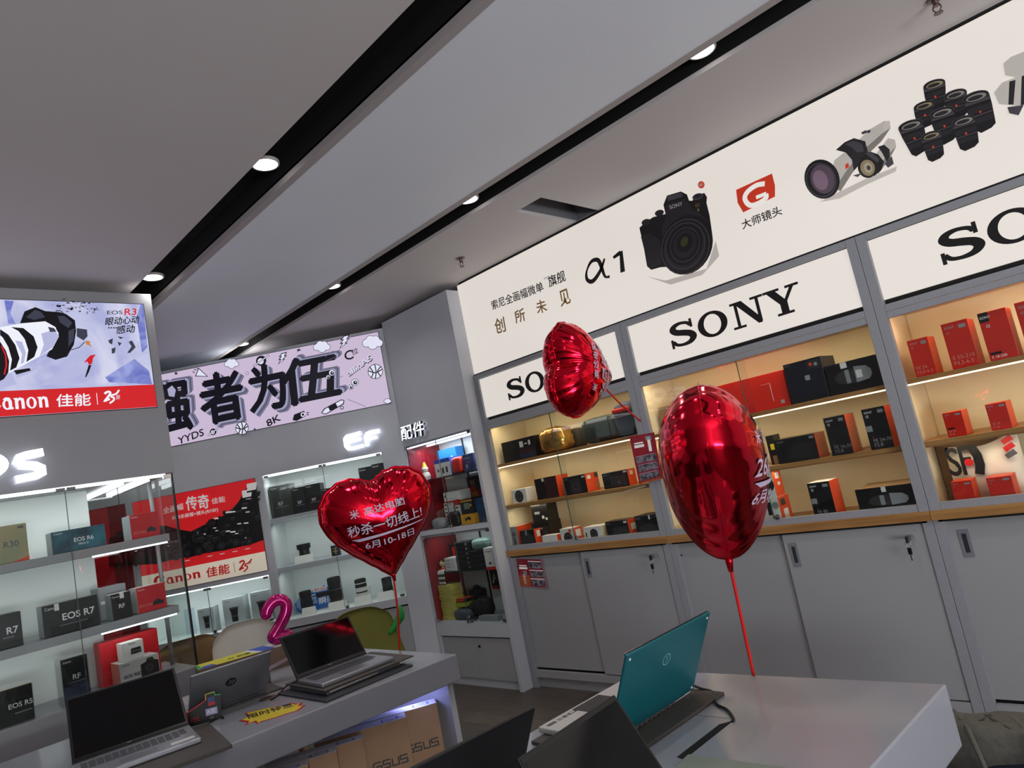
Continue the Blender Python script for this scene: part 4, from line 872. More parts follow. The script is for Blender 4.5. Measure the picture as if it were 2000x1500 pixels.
m.text('瞬间', (fw*.55, .035), (fw*.92, .04), (fw*.55, .085), FLW, 0, .03); m.rect(fw*.5, .09, fw*.9, .125, DKP, 0); m.text('万元', (fw*.38, .05), (fw*.5, .05), (fw*.38, .12), FLW, 0, .02)
m.poly([(fw*.72, .012), (fw*.82, .03), (fw*.98, .022), (fw*.8, .004)], ORANGE, 0)
tag(m.build('cut_out_flyer', None, E.M @ TR(fu, .27, zl+.0004)), 'blue cut-out sales flyer standing between the dark lenses', 'flyer')
# little case under the poster
zc = .6925; LG = mat('pale_grey_card', 'a9b0b2', .5, noise=.05)
lp = [('t', 'Canon', .1, .88, .05, INKK), ('p', [(.3, .68), (.72, .66), (.68, .5), (.66, .2), (.38, .2), (.36, .5)], DKP), ('e', .51, .66, .17, .03, DK3), ('r', .36, .36, .67, .40, DK3)]
G5 = 'pale lens cartons in the low case under the poster'
ct(E, .09, zc, (390.7, 1234.7), (421, 1228), (386.7, 1190.7), .10, LG, 'smallest pale grey lens carton, by the glass camera cabinet', lp, group=G5)
ct(E, .09, zc, (440, 1222.7), (480, 1213), (433, 1172), .11, LG, 'middle pale grey lens carton of three under the poster', lp, group=G5)
ct(E, .08, zc, (494.7, 1210.7), (533, 1202.7), (488.5, 1158.7), .11, LG, 'tallest pale grey lens carton, next to the curved pink balloon', lp, group=G5)
tag(MB().prism([(0, 0), (.004, 0), (.004, .19), (.03, .19), (.03, .194), (0, .194)], 0, .08, glass_mat('clear_acrylic', (.85, .9, .95), 2), 'yz').build('acrylic_stand', None, E.M @ TR(max(-2.09, E.at(372, 1236, .2)[0]-.03), .2, zc+.0004)), 'clear acrylic leaflet stand beside the smallest pale carton', 'stand')

# ---------------------------------------------------------------- glass camera cabinet
zu, zm_, zl_ = 1.4605, 1.0905, .7655
TAN = mat('tan_print_card', 'a8946a', .45, col2='7d8a6a', nscale=7); TEAL = mat('teal_print_card', '2c6f80', .4, col2='0b1a2a', nscale=9)
ct(L, .08, zu, (-14, 1112), (58, 1093), (-20, 1032), .12, TAN, 'tan patterned camera carton at the picture edge on the upper shelf', [('t', 'R30', .34, .42, .16, mat('slate_print', '4c5a66', .5), .02), ('r', .76, .88, .92, .94, DK3), ('p', [(.5, 0), (1, .12), (1, 0)], ORANGE)], dict(r=KRAFT))
ct(L, .07, zu, (103, 1081), (209, 1064), (98, 1041), .11, TEAL, 'wide teal camera carton with a starry print on the upper shelf', [('t', 'Canon', .05, .85, .09, INKW), ('t', 'EOS R6', .40, .40, .19, INKW, .015), ('t', 'Mark II', .48, .24, .10, INKW, .01)], dict(l=LG))
ct(L, .08, zu, (258, 1055), (314, 1044), (253, 1007), .13, CRED, 'red camera carton at the glass end of the upper shelf', [('t', 'Canon', .04, .86, .07, INKW), ('t', 'EOS M50', .08, .2, .09, mat('pink_print', 'd98a78', .5)), ('p', [(.52, .22), (.56, .34), (.7, .42), (.8, .34), (.86, .34), (.86, .2)], DKP)], dict(l=LG), side=())
ct(L, .06, zm_, (-10, 1263), (45.5, 1249), (-15, 1206), .12, BLK, 'plain black carton at the picture edge on the middle shelf', [('t', 'R7', .45, .4, .2, INKW, .015), ('r', .3, .3, .7, .32, INKG)], dict(l=GCARD))
ct(L, .06, zm_, (86, 1238.7), (195.6, 1212.5), (81.7, 1186), .11, BLK, 'long black camera carton with white sealing label on the middle shelf', [('t', 'Canon', .05, .84, .09, INKW), ('t', 'EOS R7', .34, .42, .22, INKW, .015), ('r', .28, .27, .78, .285, INKG), ('r', .22, .78, .3, 1.0, WCARD)], dict(l=LG))
ct(L, .16, zm_, (198, 1212), (252, 1199), (193, 1150), .14, GCARD, 'grey carton standing behind the small black lens carton', [('r', .05, .5, .2, .6, WCARD)])
ct(L, .05, zm_, (220.5, 1207), (259.5, 1198), (218, 1162), .09, BLK, 'small black lens carton with white sealing label between grey and red ones', [('t', 'Canon', .06, .85, .07, INKW), ('t', 'RF', .36, .42, .15, INKW, .02), ('r', .45, .78, .66, 1.0, WCARD)], dict(l=LG, t=WCARD))
ct(L, .06, zm_, (270.7, 1195.5), (326.7, 1182.7), (263.7, 1150), .12, CRED, 'red camera carton at the glass end of the middle shelf', [('t', 'Canon', .05, .86, .07, INKW), ('t', 'EOS M50', .06, .22, .09, mat('pink_print', 'd98a78', .5)), ('p', [(.5, .2), (.54, .33), (.7, .42), (.82, .34), (.9, .32), (.9, .18)], DKP)], dict(l=WCARD, t=WCARD))
WRAPB = mat('wrapped_brown_black', '1c1914', .25, noise=.3, nscale=14, bump=.3)
ct(L, .05, zl_, (-8, 1428), (69, 1404), (-14, 1356), .16, WRAPB, 'film wrapped black camera carton at the picture edge on the cabinet floor', [('t', 'EOS R5', .36, .44, .17, INKW, .015), ('r', .5, .28, .95, .3, INKG)], dict(t=KRAFT), wrap=1)
ct(L, .08, zl_, (127, 1378), (178.5, 1361), (119, 1291), .11, BLK, 'tall black lens carton in loose film on the cabinet floor', [('t', 'Canon', .08, .91, .045, INKW, .01), ('t', 'RF', .4, .52, .11, INKW, .02), ('r', .2, .46, .9, .47, INKG), ('r', 0, 0, 1, .4, mat('dark_blue_print', '1a2748', .5))], dict(l=LG), wrap=1)
ct(L, .22, zl_, (205, 1365), (320, 1335), (206, 1275), .1, CRED, 'red carton standing behind the white camera carton', h=.22)
o = ct(L, .07, zl_, (240, 1366), (318, 1345), (230, 1299), .14, mat('white_grey_print', 'c6c6c4', .45, noise=.04), 'white camera carton with a big black camera picture on the cabinet floor', [('t', 'Canon', .06, .84, .085, INKK, .01), ('t', 'EOS 90D', .1, .32, .14, INKK, .015), ('p', [(.52, .2), (.52, .72), (.66, .78), (.70, .92), (.84, .92), (.88, .78), (.98, .72), (.98, .2)], DKP), ('e', .74, .5, .2, .2, DK2), ('e', .74, .5, .13, .13, DK3, .8)], dict(l=mat('salmon_card', 'd97a68', .5)))
hh = max(v.co.z for v in o.data.vertices)
ct(L, .09, zl_+hh+.001, (241.5, 1294.7), (283, 1283), (233, 1260), .09, WCARD, 'small white carton on top of the white camera carton', [('t', 'Canon', .3, .84, .1, INKK, .01), ('p', [(.38, .3), (.40, .62), (.86, .62), (.88, .3)], DKP), ('r', .42, .38, .84, .5, DK3)], dict(l=WCARD))

# ---------------------------------------------------------------- accessory cases
za1, za2, zb1, zb2 = 1.4905, 1.1205, .7945, .4495
YEL = mat('yellow_card', 'd8c22a', .5); YELO = mat('amber_card', 'd89a1c', .5, noise=.1); SKY = mat('sky_blue_card', '1a74bc', .45); RBLUE = mat('royal_blue_card', '1f4fb4', .45); NVY = mat('navy_card', '1b2a58', .45, col2='3a4a80', nscale=20)
LY = mat('pale_yellow_card', 'c9bf62', .5, noise=.06); LIME = mat('lime_card', 'a8ac34', .5); TEALG = mat('sea_green_pouch', '6f8a82', .5, noise=.2, nscale=30)
ct(A, .10, za1, (853, 935), (883, 927), (848, 900), .12, WCARD, 'white and blue device carton on the upper shelf of the accessory case', [('r', 0, .78, 1, 1, RBLUE), ('r', .44, .18, .55, .5, DKP), ('r', .68, .2, .8, .52, DKP), ('r', .14, .3, .26, .45, DK3)], dict(t=RBLUE, r=RBLUE, l=RBLUE))
ct(A, .22, za1, (862, 932), (898, 924), (862, 879), .08, SKY, 'bright blue carton standing behind the white device carton', [('r', .7, .5, .8, .7, INKW)])
lump(A, .08, za1, (883, 928), (902, 923), (881, 895), .09, RED, 'red paper bag with gathered top beside the device carton', 'paper_bag', 'bag', None, .12, seed=9)
ct(A, .10, za1, (908, 923), (929, 918), (904, 889), .13, NVY, 'navy printed pack at the stile end of the upper accessory shelf', [('r', .1, .75, .7, .8, INKG), ('e', .3, .3, .1, .14, INKG), ('r', .3, .5, .6, .56, ORANGE)])
# soft toy, plain
fu = max(.06, A.at(834, 938, .10)[0]); t = thing('plush_toy', 'small plain white plush toy with a yellow cap before the red lining', 'toy', A.M @ TR(fu, .10, za1+.0002))
PL = mat('white_plush', 'dcd6c6', .9, noise=.06, nscale=60, bump=.2)
MB().lathe([(0, 0), (.030, .004), (.036, .03), (.028, .058), (.012, .066), (.022, .072), (.026, .09), (.016, .108), (0, .112)], PL, 16).build('body', t)
MB().lathe([(.020, .102), (.014, .12), (.006, .14), (0, .142)], YEL, 12).build('cap', t); MB().tube([(-.01, -.02, .016), (-.02, -.05, .015)], [.013, .014], YEL, 8).build('foot', t)
# stacked white boxes
GS = 'small white cartons stacked in the accessory case'
k = 0
for (x, n_, wpx, dd) in ((866, 6, 18, .13), (888, 5, 12, .08)):
    u = A.at(x, 985, dd)[0]; wv = A.at(x+wpx, 985, dd)[0]-u
    for j in range(n_):
        m = MB().box((0, 0, 0), (wv, .1, .0285), WCARD); m.rect(.008, .008, .03, .02, DKP, 0)
        for q in range(3): m.rect(wv*.5, .006+.007*q, wv*.9, .009+.007*q, INKG, 0)
        tag(m.build('carton', None, A.M @ TR(u+(.004 if j % 2 else 0), dd, za2+.0004+j*.029), bevel=.001), ('slim white carton stacked in the taller of two white piles' if n_ == 6 else 'slim white carton stacked in the shorter of two white piles'), 'box', GS+(', taller pile' if n_ == 6 else ', shorter pile'))
ct(A, .12, za2+.176, (866, 969), (897, 964), (864, 951), .11, WCARD, 'wide white carton lying across the taller white pile', [('r', 0, 0, 1, .12, RED), ('r', .06, .5, .12, .7, DKP), ('r', .2, .3, .8, .34, INKG)], h=.075)
ct(A, .06, za2, (899, 1008), (925, 1003), (895, 991), .09, YELO, 'amber carton with a bow shaped print on the accessory case floor', [('p', [(.3, .75), (.45, .6), (.55, .8), (.75, .65), (.7, .35), (.5, .5), (.35, .3)], DKP)], h=.072)
ct(A, .07, za2+.073, (900, 992), (923, 988), (897, 965), .09, DKP, 'black and amber carton standing on the amber one', [('r', .0, .9, 1, 1, YELO), ('r', .3, .35, .75, .8, mat('dull_photo_print', '6f7a70', .5)), ('e', .85, .6, .1, .1, YELO)], h=.098)
ct(A, .12, za2, (892, 1005), (899, 1003), (890, 955), .08, RED, 'narrow red carton squeezed beside the amber ones', h=.19)
ct(A, .245, za2, (900, 980), (914, 975), (898, 952), .05, RED, 'tall thin red carton behind the black and amber one', h=.25)
ct(A, .10, za2, (930, 1002), (948, 999), (926, 958), .09, mat('steel_blue_card', '2a5580', .5, col2='17345a', nscale=25), 'steel blue pack at the stile end of the accessory case floor', h=.17)
lump(A, .04, za2, (872, 1012), (892, 1008), (872, 1003), .05, BLKP, 'black pouch lying before the white carton piles', 'pouch', 'pouch', None, .4, wrinkle=.06, seed=11)
lump(A, .03, za2, (842, 1022), (864, 1017), (842, 1015), .06, GCARD, 'grey pouch lying by the red lining of the upper accessory case', 'pouch', 'pouch', None, .4, wrinkle=.05, seed=12)
ct(A, .30, za2+.16, (916, 962), (940, 956), (911, 928), .02, DKP, 'dark hanging pack with amber pictures on the case back', [('r', .15, .1, .8, .35, YELO), ('r', .2, .6, .6, .85, KRAFT), ('e', .4, .45, .2, .14, ORANGE), ('r', .7, .1, .95, .35, CRED)], h=.17)
# lower case shelf
GK = 'flat black cases stacked on the accessory shelf'
u = A.at(896, 1120, .12)[0]
for j in range(6):
    tag(MB().box((0, 0, 0), (.17-.004*(j % 2), .1, .033), BLKP, dict(t=DK2)).rect(.13, .01, .145, .022, INKG, 0).build('flat_case', None, A.M @ TR(u, .12, zb1+.0004+j*.0335), bevel=.003), 'flat black case in the tall pile behind the case glass', 'case', GK+', tall pile')
u = A.at(922, 1112, .11)[0]
for j in range(4):
    tag(MB().box((0, 0, 0), (.16, .1, .032), BLKP, dict(t=DK2)).build('flat_case', None, A.M @ TR(u, .11, zb1+.0004+j*.0325), bevel=.003), 'flat black case in the lower pile under the sea green pouch', 'case', GK+', lower pile')
lump(A, .11, zb1+.131, (921, 1080), (954, 1073), (921, 1055), .1, TEALG, 'soft sea green pouch lying on the lower pile of black cases', 'pouch', 'pouch', None, .35, wrinkle=.08, seed=21)
ct(A, .05, zb1, (948, 1098), (966, 1095), (946, 1069), .06, WCARD, 'white hanging card pack with a red foot, beside the case stile', [('r', 0, 0, 1, .14, RED), ('e', .5, .3, .1, .06, DK3), ('r', .15, .8, .8, .86, INKG)], h=.15)
u = max(.098, A.at(869, 1120, .11)[0])
for j in range(4):
    tag(MB().box((0, 0, 0), (.12, .1, .0235), WCARD).rect(.01, .004, .06, .010, INKG, 0).build('carton', None, A.M @ TR(u+.003*(j % 2), .11, zb1+.0004+j*.024), bevel=.001), 'thin white carton in the pile beside the striped legged toy', 'box', 'thin white cartons beside the striped toy')
ct(A, .2, zb1, (880, 1092), (893, 1090), (874, 1058), .08, BLK, 'black carton with red corner by the lower red lining', [('r', .5, .55, 1, .9, RED)], h=.18)
t = thing('plush_toy', 'cream plush toy with striped dangling legs sitting on the smoked shelf', 'toy', A.M @ TR(max(.062, A.at(856, 1122, .105)[0]), .125, zb1+.0002))
CRM = mat('cream_plush', 'cdbf92', .9, noise=.08, nscale=60, bump=.2)
MB().lathe([(0, 0), (.022, .003), (.026, .02), (.016, .036), (.026, .045), (.030, .062), (.020, .08), (0, .084)], CRM, 16).build('body', t)
for x in (-.018, .018): MB().lathe([(0, 0), (.010, .004), (.011, .014), (0, .02)], DKP, 10, Matrix.Translation((x, -.01, .07))).build('ear', t)
MB().lathe([(.024, .012), (.0275, .014), (.0275, .024), (.024, .03)], RED, 14).build('scarf', t)
for x in (-.03, -.01, .01, .03):
    m = MB()
    for q in range(6): m.tube([(x, -.041, .002-.018*q), (x+.001, -.041, -.016-.018*q)], .0055, (WCARD, DKP)[q % 2], 8)
    m.tube([(x*.6, -.016, .014), (x, -.041, .004)], .0055, WCARD, 8)
    m.build('leg', t)
    MB().lathe([(0, -.128), (.010, -.124), (.009, -.108), (0, -.106)], CRED, 10, Matrix.Translation((x, -.041, 0))).build('shoe', t)
# lower case floor
GYL = 'pale yellow cartons piled in the lower accessory case'
u = max(.028, A.at(862, 1210, .06)[0])
for j in range(10):
    tag(MB().box((0, 0, 0), (.145, .11, .0245), LY).rect(.01, .006, .05, .018, LIME, 0).build('carton', None, A.M @ TR(u+.004*((j*7) % 3-1), .06+.003*(j % 2), zb2+.0004+j*.025), bevel=.001), 'flat pale yellow carton in the tall pile by the lower red lining', 'box', GYL)
lump(A, .05, zb2, (886, 1212), (914, 1208), (884, 1193), .1, mat('dull_grey_case', '4a4e56', .6), 'rounded dull grey case lying before the pale yellow pile', 'case', 'case', None, .3, seed=31)
ct(A, .09, zb2+.085, (884, 1203), (912, 1192), (884, 1192), .09, LIME, 'lime pack lying on the dull grey case', h=.03)
ct(A, .09, zb2+.116, (886, 1192), (910, 1183), (886, 1178), .09, DKP, 'orange topped black pack lying on the lime one', [('r', .1, .3, .9, .8, ORANGE)], dict(t=ORANGE), h=.026)
for k, (x, y, dd, s_, zz, lb) in enumerate(((931, 1205, .15, .10, .10, 'black cloth camera bag in the middle of the lower case floor'), (950, 1200, .12, .13, .13, 'black cloth camera bag at the stile end of the lower case'), (938, 1186, .275, .13, .17, 'black cloth camera bag behind two others in the lower case'))):
    u = A.at(x, y, dd)[0]-s_/2
    o, w_, h_ = lump(A, dd, zb2, (A and (0, 0)) or 0, (0, 0), (0, 0), .1, BLKP, lb, 'camera_bag', 'bag', 'black bags in the lower accessory case', .3, wrinkle=.1, seed=40+k) if False else (None, 0, 0)
    rnd = random.Random(40+k); bm = bmesh.new(); bmesh.ops.create_icosphere(bm, subdivisions=4, radius=1)
    for v in bm.verts:
        x_, y_, q_ = v.co; f = 1+.07*(math.sin(7*x_+k)+math.sin(8*q_+2*k)+math.sin(6*y_))
        sg = lambda a: math.copysign(abs(a)**.6, a)
        v.co = Vector((sg(x_)*f*s_/2, sg(y_)*f*.048, sg(q_)*f*zz/2+zz/2))
    lo = min(v.co.z for v in bm.verts)
    for v in bm.verts: v.co.z -= lo
    me = bpy.data.meshes.new('camera_bag'); bm.to_mesh(me); bm.free(); me.materials.append(mat('black_cloth', '17171a', .8, noise=.3, nscale=90, bump=.3))
    for p in me.polygons: p.use_smooth = True
    o = bpy.data.objects.new('camera_bag', me); COL.objects.link(o); o.matrix_world = A.M @ TR(u+s_/2, dd, zb2+.0004); tag(o, lb, 'bag', 'black bags in the lower accessory case')
    MB().tube(smooth_path([(-s_*.35, 0, zz*.8), (-s_*.2, 0, zz*1.12), (s_*.2, 0, zz*1.12), (s_*.35, 0, zz*.8)], 6), .004, BLKP, 6).build('handle', o)
ct(A, .035, zb2, (936, 1213), (972, 1211), (936, 1205), .05, GCARD, 'flat grey box lying at the front of the lower case', h=.034)
t = thing('mini_tripod', 'small silver headed mini tripod lying on the lower case floor', 'tripod', A.M @ TR(A.at(918, 1213, .04)[0], .04, zb2+.0004))
MB().lathe([(0, .012), (.012, .014), (.017, .026), (.012, .038), (0, .04)], CHROME, 14).build('ball_head', t)
for a in (-.04, 0, .04): MB().tube([(.0, a*.2, .020), (.075, a, .008)], .006, BLKP, 8).build('leg', t)
ct(A, .29, zb2+.16, (962, 1150), (975, 1150), (957, 1112), .02, DKP, 'black card pack with white outline and red foot on the case back', [('r', 0, 0, 1, .13, RED), ('p', [(.2, .3), (.6, .7), (.7, .65), (.4, .25)], INKW), ('e', .6, .5, .12, .08, INKG)], h=.16)
# ---------------------------------------------------------------- the two white islands
BLUELED = mat('blue_led_glow', 'a8b0ff', .5, emit=2.5, ecol='9aa4ff')
SCREENK = mat('dark_screen', '050507', .10, spec=.35); SILV = mat('silver_lid', '8c8d92', .35, .7, noise=.04, nscale=150); DSILV = mat('keyboard_deck', '9c9ea4', .35, .6, noise=.03, nscale=150); KEYS = mat('keys', '4a4b50', .5); TEALL = mat('teal_lid', '186a74', .3, .35, noise=.06, nscale=90)
MATT = mat('brown_grey_board', '4a443e', .6, noise=.1, nscale=40); BLKL = mat('black_lid', '0a0b0d', .55, .0, noise=.2, nscale=90); CABLE = mat('black_cable', '0c0c0d', .45)
def island(label, quad, z0, z1, panels, hatch=None):
    """quad: far front, far back, near back, near front corners on the floor plan"""
    ox, oy = quad[0]; t = thing('display_table', label, 'table', TR(ox, oy, 0)); P = [(x-ox, y-oy) for x, y in quad]
    MB().prism(P, z0, z1, GLOSSW, 'xy').build('tabletop', t, bevel=.004)
    def inset(q, d0, d1): a, b, c, d = P; L = lambda p, r, k: (p[0]+(r[0]-p[0])*k, p[1]+(r[1]-p[1])*k); return L(L(a, b, q[0]), L(d, c, q[0]), q[1])
    for k0, k1 in panels:
        q = [inset((u, v), 0, 0) for u, v in ((.05, k0), (.95, k0), (.95, k1), (.05, k1))]
        MB().prism(q, 0, z0, WHITE, 'xy').build('end_panel', t, bevel=.002)
    return t, P
LQ = [(-2.396, 1.858), (-3.50, 1.862), (-3.45, -.30), (-2.590, -.30)]
lt, LP = island('long white display table with laptops, cartons stored under it', LQ, .614, .72, ((.002, .014), (.93, .955)))
RQ = [(-.568, 1.848), (-1.425, 1.815), (-1.52, -.25), (-.70, -.25)]
rt, RP = island('white display table with the teal laptop, brown carton under it', RQ, .578, .72, ((.018, .04), (.93, .955)))
for P0, t, q in ((LQ, lt, 'l'), (RQ, rt, 'r')):
    ox, oy = P0[0]; bx = P0[1][0]
    MB().box((bx-ox+.12, -.13, .60 if q == 'l' else .564), (-.12, -.115, .6135 if q == 'l' else .5775), BLUELED).build('led_strip', t)
    area('table_led', ((bx+ox)/2+.1, oy-.14, .595 if q == 'l' else .56), (0, .5, -1), .7, .03, 1.3, (.38, .42, 1), 170)
# cable slots in the worktop of the teal laptop's table
s1 = [onz(*p, .72) for p in ((1316, 1405), (1281, 1430), (1289, 1434), (1318, 1411))]
s2 = [onz(*p, .72) for p in ((1432, 1408), (1405, 1415), (1322, 1479), (1336, 1484))]
for s_, nm in ((s1, 'cable_slot'), (s2, 'cable_slot')):
    MB().prism([(v.x-RQ[0][0], v.y-RQ[0][1]) for v in s_], .7192, .7206, BLACK, 'xy').build(nm, rt)
q = [onz(*p, .72) for p in ((1328, 1393), (1428, 1404))]
MB().tube([(v.x-RQ[0][0], v.y-RQ[0][1], .7202) for v in q], .0006, DK3, 4).build('flap_seam', rt)

# ---------------------------------------------------------------- laptops
def laptop(label, M, w_, dp, tilt, lid, z, deck=DSILV, back=SILV, mark=None, sticker=0, th=.016):
    """origin in the hinge; the user sits on the -y side"""
    t = thing('laptop', label, 'laptop', M @ Matrix.Translation((0, 0, z)))
    b = MB().box((-w_/2, -dp, 0), (w_/2, 0, th), deck); 
    b.build('base', t, bevel=.004)
    k = MB()
    for r in range(5):
        n = 14-(r == 4)*6
        for c in range(n):
            x0 = -w_*.44+c*(w_*.88/14); wd = w_*.88/14*.84
            if r == 4 and c == 3: wd = w_*.88/14*5.8
            if r == 4 and c > 3: x0 += w_*.88/14*5
            k.box((x0, -.035-r*.0185-.0155, th), (x0+wd, -.035-r*.0185, th+.0014), KEYS)
    k.build('keyboard', t)
    MB().rect(-.05, -dp+.012, .05, -dp+.075, SILV if deck is DSILV else DK2, 0, Matrix.Translation((0, 0, th+.0002)) @ Matrix.Rotation(-math.pi/2, 4, 'X') @ Matrix.Scale(1, 4)).build('touchpad', t) if False else MB().box((-.055, -dp+.012, th), (.055, -dp+.078, th+.0008), SILV if deck is DSILV else DK2).build('touchpad', t)
    if sticker:
        MB().box((w_*.26, -dp+.03, th), (w_*.46, -dp+.058, th+.0006), WCARD).build('sticker', t)
    R_ = Matrix.Translation((0, .002, th*.8)) @ Matrix.Rotation(-math.radians(tilt), 4, 'X')
    l = MB().box((-w_/2, 0, 0), (w_/2, .008, lid), back).build('lid', t, R_, bevel=.003)
    s = MB().box((-w_/2+.004, -.0012, .012), (w_/2-.004, 0, lid-.004), BLKP); s.rect(-w_/2+.009, .022, w_/2-.009, lid-.011, SCREENK, -.0012); s.textw('▬▬', -.018, .014, .0022, INKG, -.0012)
    s.build('screen', l)
    MB().tube([(-w_*.4, 0, th*.7), (w_*.4, 0, th*.7)], .006, BLKP, 8).build('hinge', t)
    if mark:
        T = Matrix.Translation((0, .008, 0)) @ Matrix.Rotation(math.pi, 4, 'Z'); m = MB(); m.T = T; mark(m, lid); m.build('emblem', l)
    return t, l
def R2(x, y, deg): return Matrix.Translation((x, y, 0)) @ Matrix.Rotation(math.radians(deg), 4, 'Z')
def board(label, M, w_, d, z, th=.006, m=MATT): tag(MB().box((-w_/2, -d, 0), (w_/2, 0, th), m).build('laptop_board', None, M @ Matrix.Translation((0, 0, z)), bevel=.002), label, 'stand'); return z+th
zt = .7204
# big black screened one at the bottom of the picture
z_ = board('thin brown board under the big silver laptop with black screen', R2(-2.86, .77, 79) @ Matrix.Translation((.03, 0, 0)), .40, .40, zt, .012)
laptop('silver laptop with wide dead black screen and white sticker, beside the black price card', R2(-2.852, .752, 79), .362, .235, 49, .280, z_+.0005, sticker=1, back=BLKL)
# raised one at the table end
zq = board('lower dark grey board of the two under the raised laptop', R2(-2.865, 1.49, 90) @ Matrix.Translation((.0, 0, 0)), .40, .39, zt, .008, mat('dark_slate_board', '34373c', .4))
stand = tag(MB().box((-.17, -.33, 0), (.17, -.03, .016), mat('closed_silver_notebook', '6c7078', .35, .6)).box((-.16, -.334, .003), (.06, -.33, .012), SILVER).build('closed_notebook', None, R2(-2.865, 1.50, 90) @ Matrix.Translation((0, 0, zq+.0004)), bevel=.002), 'closed slim grey notebook sandwiched between two boards', 'laptop')
zq = board('upper brown grey board carrying the raised laptop', R2(-2.86, 1.535, 88), .41, .34, zq+.0168, .006)
laptop('raised silver laptop with tilted black screen at the far end of the long table', R2(-2.776, 1.506, 87.4), .326, .215, 35, .203, zq+.0005, back=BLKL)
def hpm(m, lid):
    m.ell(0, lid*.56, .021, .021, BLKP, 0); 
    m.line([(-.008, lid*.56-.012), (-.002, lid*.56+.010)], .003, SILV, 0); m.line([(-.005, lid*.56+.004), (.001, lid*.56+.004), (-.002, lid*.56-.008)], .003, SILV, 0); m.line([(.004, lid*.56-.015), (.009, lid*.56+.006), (.014, lid*.56+.004), (.011, lid*.56-.006), (.006, lid*.56-.006)], .003, SILV, 0)
z_ = board('brown board under the grey laptop turned away from the aisle', R2(-2.96, 1.14, -97), .42, .30, zt, .006)
laptop('grey laptop with a round black emblem, its lid back to the eye', R2(-2.972, 1.135, -97), .305, .21, 38, .212, z_+.0005, mark=hpm)
# teal laptop
def tealm(m, lid):
    m.ell(0, lid*.68, .016, .016, mat('pale_teal_mark', '6fb5b8', .4), 0, ring=.86); m.line([(-.004, lid*.68-.010), (.003, lid*.68+.0), (-.003, lid*.68+.010)], .002, mat('pale_teal_mark'), 0)
z_ = board('dark board under the teal laptop', R2(-1.115, 1.46, -93) @ Matrix.Translation((0, .05, 0)), .43, .31, zt, .009)
t, l = laptop('teal laptop seen from behind its lid on the white table', R2(-1.148, 1.468, -93), .356, .24, 28, .236, z_+.0005, deck=mat('white_deck', 'c9c7c6', .35), back=TEALL, mark=tealm)
m = MB(); m.box((-.178, -.0015, .232), (.178, .0, .2365), SILVER); m.build('bright_edge', l)
for x in (-.165, .165):
    for zz in (.012, .222): MB().lathe([(0, .0015), (.003, .001), (.0035, 0)][::-1], INKW, 10, Matrix.Translation((x, .0082, zz)) @ Matrix.Rotation(-math.pi/2, 4, 'X')).build('screw_cap', l)
m = MB()
for q in range(9): m.box((-.09+.02*q, .008, .004), (-.078+.02*q, .010, .014), SILVER)
m.build('rear_vent', t)
# black pair at the bottom edge
z_ = board('dark board under the black laptop whose screen is towards the eye', R2(-.86, .97, 92), .34, .25, zt, .010); board('dark board under the black laptop with the plain lid', R2(-1.26, .925, -96), .36, .24, zt, .010)
laptop('black laptop with its dark screen towards the eye, over the white table slots', R2(-.862, .992, 92), .302, .21, 31, .205, z_+.0005, deck=BLKL, back=BLKL)
laptop('black laptop showing its plain lid back, before the stored cartons', R2(-1.275, .925, -96), .335, .225, 31, .185, z_+.0005, deck=BLKL, back=BLKL)
# white deck details of the teal laptop
m = MB(); zt_ = .0164
def top(pts, c, k=0): m.add([(x, y, zt_+k) for x, y in pts], [tuple(range(len(pts)))[::-1] if sum(pts[i][0]*pts[(i+1) % len(pts)][1]-pts[(i+1) % len(pts)][0]*pts[i][1] for i in range(len(pts))) < 0 else tuple(range(len(pts)))], c)
for x0, x1, c in ((.165, .135, DK3), (.127, .112, GCARD), (.107, .092, DK3), (.086, .056, DKP), (.05, .04, DKP), (.035, .015, DK3)): top([(x0, -.222), (x1, -.222), (x1, -.208), (x0, -.208)], c)
top([(.08, -.218), (.062, -.218), (.062, -.212), (.08, -.212)], WCARD, .0002)
m.build('deck_sticker', t)
# grey green sheet at the lower edge
c = onz(1480, 1500, .724); a = onz(1345, 1478, .724)
tag(MB().box((0, -.14, 0), (.30, 0, .012), mat('grey_green_pad', '8a9488', .6, noise=.04)).build('desk_pad', None, Matrix.Translation((a.x, a.y, zt)) @ Matrix.Rotation(math.radians(2), 4, 'Z'), bevel=.006), 'grey green pad cut off by the lower picture edge', 'pad')
# cables
def cable(label, pts, r=.0035): tag(MB().tube(smooth_path([tuple(p) for p in pts], 7), r, CABLE, 8).build('cable', None), label, 'cable')
def pz(x, y, z): return onz(x, y, z)
cable('black cable curling from the teal laptop into the table slot', [pz(1350, 1337, .745), pz(1370, 1345, .732), pz(1392, 1352, .727), pz(1400, 1375, .7245), pz(1420, 1386, .7245), pz(1433, 1405, .7245), pz(1425, 1413, .715)])
cable('thin black cable from the raised laptop to the round table grommet', [pz(588, 1327, .762), pz(560, 1340, .745), pz(548, 1352, .728), pz(537, 1362, .7242), pz(528, 1367, .7242)], .003)
cable('short black lead end beside the black price card', [pz(395, 1420, .726), pz(415, 1408, .7242), pz(430, 1400, .7242), pz(437, 1402, .7242)], .003)
p = pz(524, 1364, .72); t = thing('cable_grommet', 'round brown cable grommet in the worktop by the raised laptop', 'grommet', Matrix.Translation((p.x, p.y, zt)))
MB().lathe([(.016, 0), (.016, .003), (.034, .003), (.034, 0)], mat('bronze_ring', '6b5a48', .4, .4), 24, caps=False).build('ring', t); MB().lathe([(0, .001), (.016, .001)], DK2, 20, caps=False).build('cap', t)
